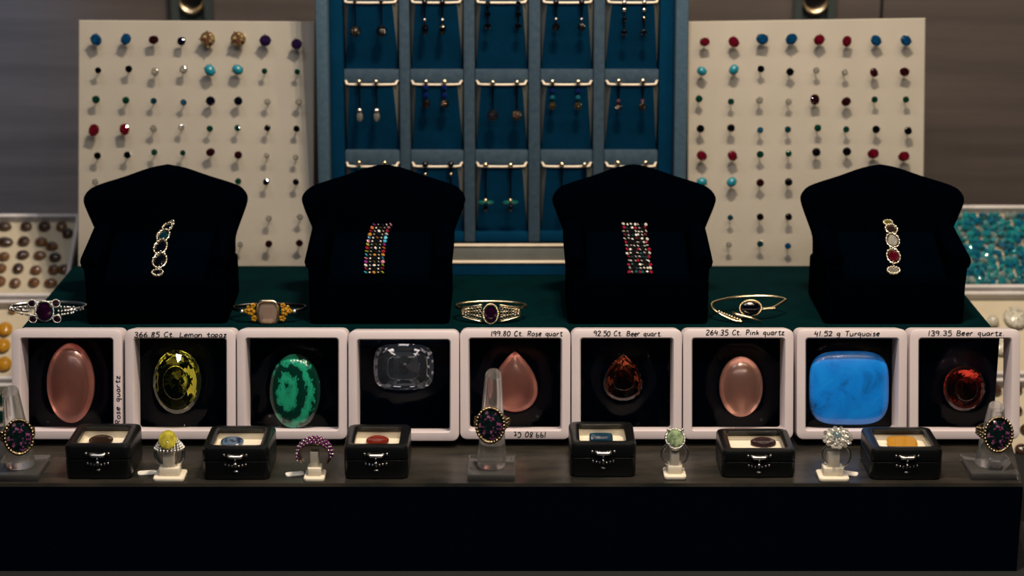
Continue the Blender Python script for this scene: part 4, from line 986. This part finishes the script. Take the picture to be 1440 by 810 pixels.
part('gallery', loft([[((CL @ Vector((rr_ * math.cos(2 * math.pi * k / 16), rr_ * math.sin(2 * math.pi * k / 16), z)))) for k in range(16)] for rr_, z in ((0.0025, -0.004), (0.0070, -0.0016), (0.0070, -0.0006), (0.002, -0.0006))]), M_silver, t)
tagpaper(p, 0.0105, 0.013, -20, 'white paper tag beside the white cluster ring')

# ------------------------------------------------------------------ acrylic ring cones
M_mystic = banded_mat('mystic_topaz', [(0.33, (0.002, 0.006, 0.006)), (0.57, (0.003, 0.012, 0.012)), (0.60, (0.45, 0.05, 0.28)), (0.64, (0.01, 0.05, 0.04)), (0.69, (0.04, 0.30, 0.12)), (0.75, (0.02, 0.02, 0.06))], 3.2, 0.3, 0.04, 'vein')
def ring_cone(px, py_front, px_top, py_top, yaw, label, rlabel, gpx, gpy):
    p = at_z(px, py_front, H1)
    t = thing('ring_cone', label, 'ring stand', (p.x, p.y + 0.0012, H1), (0, 0, R(0)), 'clear acrylic ring cones')
    b = B(); b.add(rbox(0.0285, 0.034, 0.0045, 0.0012, 2, 0.0006), T(0, 0.017, 0)); obj('base', b.mesh('base', 'auto'), M_acryl, t)
    ztop = at_y(px_top, py_top, p.y + 0.018).z - H1
    xo = px_x(px_top, p.y + 0.018, H1 + ztop) - p.x
    rings = []; n = 24
    for k, (r_, fr) in enumerate(((0.0082, 0), (0.0086, 0.01), (0.0085, 0.12), (0.0070, 0.5), (0.0048, 0.985), (0.0045, 1.0))):
        rings.append([(xo * fr + r_ * math.cos(2 * math.pi * j / n), 0.016 + r_ * math.sin(2 * math.pi * j / n), 0.0046 + (ztop - 0.0046) * fr + (0.002 * math.sin(2 * math.pi * j / n) if fr > 0.9 else 0)) for j in range(n)])
    part('cone', loft(rings), M_acryl, t, smooth='auto')
    # ring around the cone
    zr = at_y(gpx, gpy, p.y + 0.012).z - H1
    r0 = 0.0085
    rt = thing('ring', rlabel, 'ring', (p.x + xo * 0.4, p.y + 0.0172, H1 + zr), (R(0), 0, R(yaw)), 'dark iridescent stone rings on acrylic cones')
    pts = [(r0 * math.cos(2 * math.pi * k / 36), r0 * math.sin(2 * math.pi * k / 36), 0) for k in range(36)]
    part('band', tube(pts, 0.0013, 8, True, flat=1.0), M_oldgold, rt, smooth=True)
    hd = part('bezel', bead_ring(0.0082, 0.0102, 30, 0.0011), M_oldgold, rt, smooth=True, loc=(0, -0.0108, 0.0005), rot=(R(-10), 0, 0))
    part('bezel_cup', loft([[(rr_ * 0.0082 * math.cos(2 * math.pi * k / 24), yy, rr_ * 0.0102 * math.sin(2 * math.pi * k / 24)) for k in range(24)] for rr_, yy in ((0.98, 0.0002), (1.02, 0.0022), (0.6, 0.0034))]), M_oldgold, hd, smooth='auto')
    gem('gemstone', 'oval', M_mystic, hd, (0, 0.0004, 0), (math.pi / 2, 0, 0), (0.0074, 0.0094, 0.0050))
    bb = B()
    for s_ in (-1, 1):
        for k in range(5):
            for j in range(-1, 2):
                a = R(-90 + s_ * (42 + k * 11)); bb.add(sphere(0.0011, ((r0 + 0.0014) * math.cos(a), (r0 + 0.0014) * math.sin(a), j * (0.0030 - k * 0.0004)), 6, 4))
    obj('shoulder_beads', bb.mesh('shoulder_beads', True), M_oldgold, rt)
ring_cone(20, 679, 15, 549, 22, 'clear acrylic ring cone beside the tall pink oval stone', 'antique gold ring with dark oval stone, beside tall pink oval frame', 15, 612)
ring_cone(691, 679, 694, 525, -6, 'clear acrylic ring cone in front of the pink drop stone frame', 'antique gold ring with dark oval stone before pink drop frame', 691, 595)
ring_cone(1400, 677, 1401, 571, 4, 'clear acrylic ring cone at the ledge end beside the red stone', 'antique gold ring with dark oval stone before dark red stone frame', 1402, 608)

# ------------------------------------------------------------------ side slopes with trays of loose stones
SL_A = R(36)
def side_slope(sgn, xin, top_py, bounds, labels, what):
    yt = 1.4155 if sgn < 0 else 1.4300
    ptop = at_y(720, top_py, yt)
    # slope plane through ptop, falling towards the viewer
    class P2: pass
    pl = Plane((0, yt, ptop.z), math.pi / 2 - SL_A)         # leaning plane; v runs up the slope
    W = 0.086
    x_in = xin; x_out = x_in + sgn * W
    xa, xb = min(x_in, x_out), max(x_in, x_out)
    # wedge under the trays
    TH = 0.010
    ob = pl.o - pl.n * TH
    yb0 = ob.y - ob.z / math.tan(SL_A)
    wt = thing('tray_stand', f'black sloped stand under the {what} trays', 'display stand', (0, 0, 0))
    part('wedge', loft([[(xa, yb0, 0.0), (xa, ob.y, ob.z), (xa, ob.y + 0.02, ob.z), (xa, ob.y + 0.02, 0)], [(xb, yb0, 0.0), (xb, ob.y, ob.z), (xb, ob.y + 0.02, ob.z), (xb, ob.y + 0.02, 0)]]), M_black, wt)
    res = []
    for (pt, pb), lab in zip(bounds, labels):
        v1 = pl.uv(720, pt)[1]; v0 = pl.uv(720, pb)[1]
        t = thing('stone_tray', lab, 'tray', pl.w((xa + xb) / 2, v0, -TH + 0.0001), pl.rot(), f'white trays of loose stones on the {what} stand')
        hw = (xb - xa) / 2; L = v1 - v0; rw = 0.0030
        part('base', boxvf(-hw + rw, hw - rw, -0.0030, -0.0002, rw, L - rw), M_trayin, t)
        prof = [(0.0004, 0.0), (0.0, -0.0006), (0.0, -TH + 0.0006), (0.0006, -TH), (rw - 0.0006, -TH), (rw, -TH + 0.0006), (rw, 0.0)]
        part('rim', loft([[(x, y, z + L / 2) for x, z in rrect(2 * hw - 2 * i, L - 2 * i, 0.003 - i * 0.5, 3)] for i, y in prof], closed=True), M_tray, t, smooth='auto')
        part('rim_step', boxvf(-hw + 0.001, hw - 0.001, -0.0045, -0.0002, -0.0034, -0.0001), M_tray, t)
        res.append((pl, v0, v1, xa, xb, TH))
    return res
def lay(pl, px, py, up): u, v = pl.uv(px, py, up); return pl.w(u, v, up)
def stone(name, me, m, pl, px, py, sc, label, group, rz=0, lift=None, cat='gemstone'):
    up = -0.010 + 0.0031 + (lift if lift is not None else sc[2] * 0.5)
    pos = lay(pl, px, py, up)
    M_ = Matrix.Rotation(-pl.lean, 4, 'X') @ RX(90) @ RZ(rz)
    o = gem(name, me, m, None, pos, M_.to_euler(), sc); tag(o, label, cat, group); return o
res = side_slope(-1, -0.327, 300, [(300, 416), (421, 533), (538, 648)], ['white tray holding brown oval stones', 'white tray holding amber yellow stones', 'white tray holding dark green stones'], 'brown stone')
pl = res[0][0]
G['brownA'] = mat('gem_brownA', (0.11, 0.055, 0.028), 0.10, trans=0.25, coat=0.5, var=(0.03, 0.016, 0.010), vscale=1.5)
G['brownB'] = mat('gem_brownB', (0.26, 0.12, 0.045), 0.10, trans=0.3, coat=0.5, var=(0.09, 0.04, 0.02), vscale=1.5)
ME['stonecab'] = shared('stone_cab', cabvf('oval', 16, 6, 1.0, 0.55), True)
bs = [(35,165),(212,165),(360,165),(500,165),(550,220),(40,290),(192,285),(335,290),(420,325),(30,410),(185,395),(322,400),(447,415),(147,505),(290,520),(435,515),(522,512),(0,610),(122,625),(275,620),(410,625),
      (-110,165),(-120,290),(-130,410),(5,505),(-150,505),(-140,620),(-250,180),(-260,300)]
for i, (a, b_) in enumerate(bs):
    px, py = a / 5.785, 290 + b_ / 5.785
    big = 0.0046 if i not in (0, 5) else 0.0060
    ly = pl.uv(px, py)[0]
    if ly < -0.327 - 0.078: continue
    stone('brown_stone', 'stonecab', G['brownB'] if random.random() < 0.45 or py > 390 else G['brownA'], pl, px, py, (big * random.uniform(0.95, 1.12), 0.0044 * random.uniform(0.9, 1.1), 0.0030), 'smoky brown oval stone lying in white tray', 'brown stones in tray', random.uniform(-8, 8))
pl1 = res[1][0]
for i, (px, py) in enumerate([(7, 463), (4, 486), (6, 512), (18, 436), (-16, 445), (-18, 470), (-17, 494), (-18, 518), (-40, 447), (-41, 472), (-40, 497), (-41, 518), (8, 440)]):
    if i == 12: continue
    stone('amber_stone', 'stonecab', G['citrine'], pl1, px, py, (0.0056 if i != 3 else 0.003, 0.0062 if i != 3 else 0.003, 0.0040), 'amber yellow stone lying in white tray', 'amber stones in tray')
pl2 = res[2][0]
for i, (px, py) in enumerate([(3, 561), (0, 585), (5, 607), (-20, 560), (-22, 584), (-24, 608), (2, 630), (-22, 631)]):
    stone('green_stone', 'oval', G['emerald'], pl2, px, py, (0.0045, 0.0048, 0.0034), 'dark green faceted stone lying in white tray', 'green stones in tray', lift=0.0026)
res = side_slope(1, 0.322, 288, [(288, 404), (409, 526), (531, 656)], ['white tray heaped with sparkling blue gems', 'white tray holding speckled white stones', 'white tray holding dark brown agate stones'], 'blue gem')
pl, v0, v1, xa, xb, TH = res[0]
BLUE = [gemmat('tray_blue1', trans=0.4, col=(0.02, 0.34, 0.44), dark=0.5), gemmat('tray_blue2', trans=0.4, col=(0.03, 0.48, 0.52), dark=0.5), gemmat('tray_blue3', trans=0.4, col=(0.012, 0.22, 0.40), dark=0.5), gemmat('tray_blue4', trans=0.4, col=(0.12, 0.55, 0.62), dark=0.5), gemmat('tray_blue5', trans=0.4, col=(0.42, 0.55, 0.52), dark=0.6)]
gx0, gx1, gv0, gv1 = xa + 0.0055, xb - 0.0055, v0 + 0.0055, v1 - 0.0055
cnt = 0
for layer in range(2):
    nx = 14 if layer == 0 else 13; ny = int((gv1 - gv0) / (gx1 - gx0) * nx)
    for i in range(nx):
        for j in range(ny):
            if cnt >= 298: break
            if layer == 1 and random.random() < 0.06: continue
            u = gx0 + (gx1 - gx0) * (i + 0.5) / nx + random.uniform(-1, 1) * 0.0012; v = gv0 + (gv1 - gv0) * (j + 0.5) / ny + random.uniform(-1, 1) * 0.0012
            up = -TH + 0.0050 + layer * 0.0022 + random.uniform(-0.0003, 0.0006)
            r_ = random.uniform(0.0032, 0.0044)
            o = gem('blue_gem', 'chip', random.choices(BLUE, (4, 4, 4, 2, 1))[0], None, pl.w(u, v, up), (random.uniform(0, 3), random.uniform(0, 3), random.uniform(0, 3)), (r_, r_ * 0.85, r_ * 0.8))
            tag(o, 'sparkling blue faceted gem in heaped white tray', 'gemstone', 'blue gems heaped in tray'); cnt += 1
pl1 = res[1][0]
M_speck = banded_mat('speckled_white', [(0.40, (0.10, 0.09, 0.06)), (0.46, (0.42, 0.40, 0.33)), (0.54, (0.58, 0.56, 0.48))], 6, 0.0, 0.15, 'vein')
for px, py, rx, ry in [(1428, 447, 0.0088, 0.0100), (1409, 489, 0.0088, 0.0072), (1466, 450, 0.0085, 0.0090), (1462, 492, 0.0085, 0.0080), (1396, 452, 0.0045, 0.0050)]:
    stone('speckled_stone', 'stonecab', M_speck, pl1, px, py, (rx, ry, 0.0045), 'speckled white oval stone lying in white tray', 'speckled white stones in tray')
pl2 = res[2][0]
for px, py in [(1399, 549), (1428, 548), (1400, 576), (1428, 577), (1437, 632), (1414, 604), (1444, 604), (1459, 549), (1458, 577), (1468, 632)]:
    stone('agate_stone', 'stonecab', G['brownA'], pl2, px, py, (0.0052, 0.0046, 0.0032), 'dark brown agate oval lying in white tray', 'brown agate stones in tray', random.uniform(-10, 10))
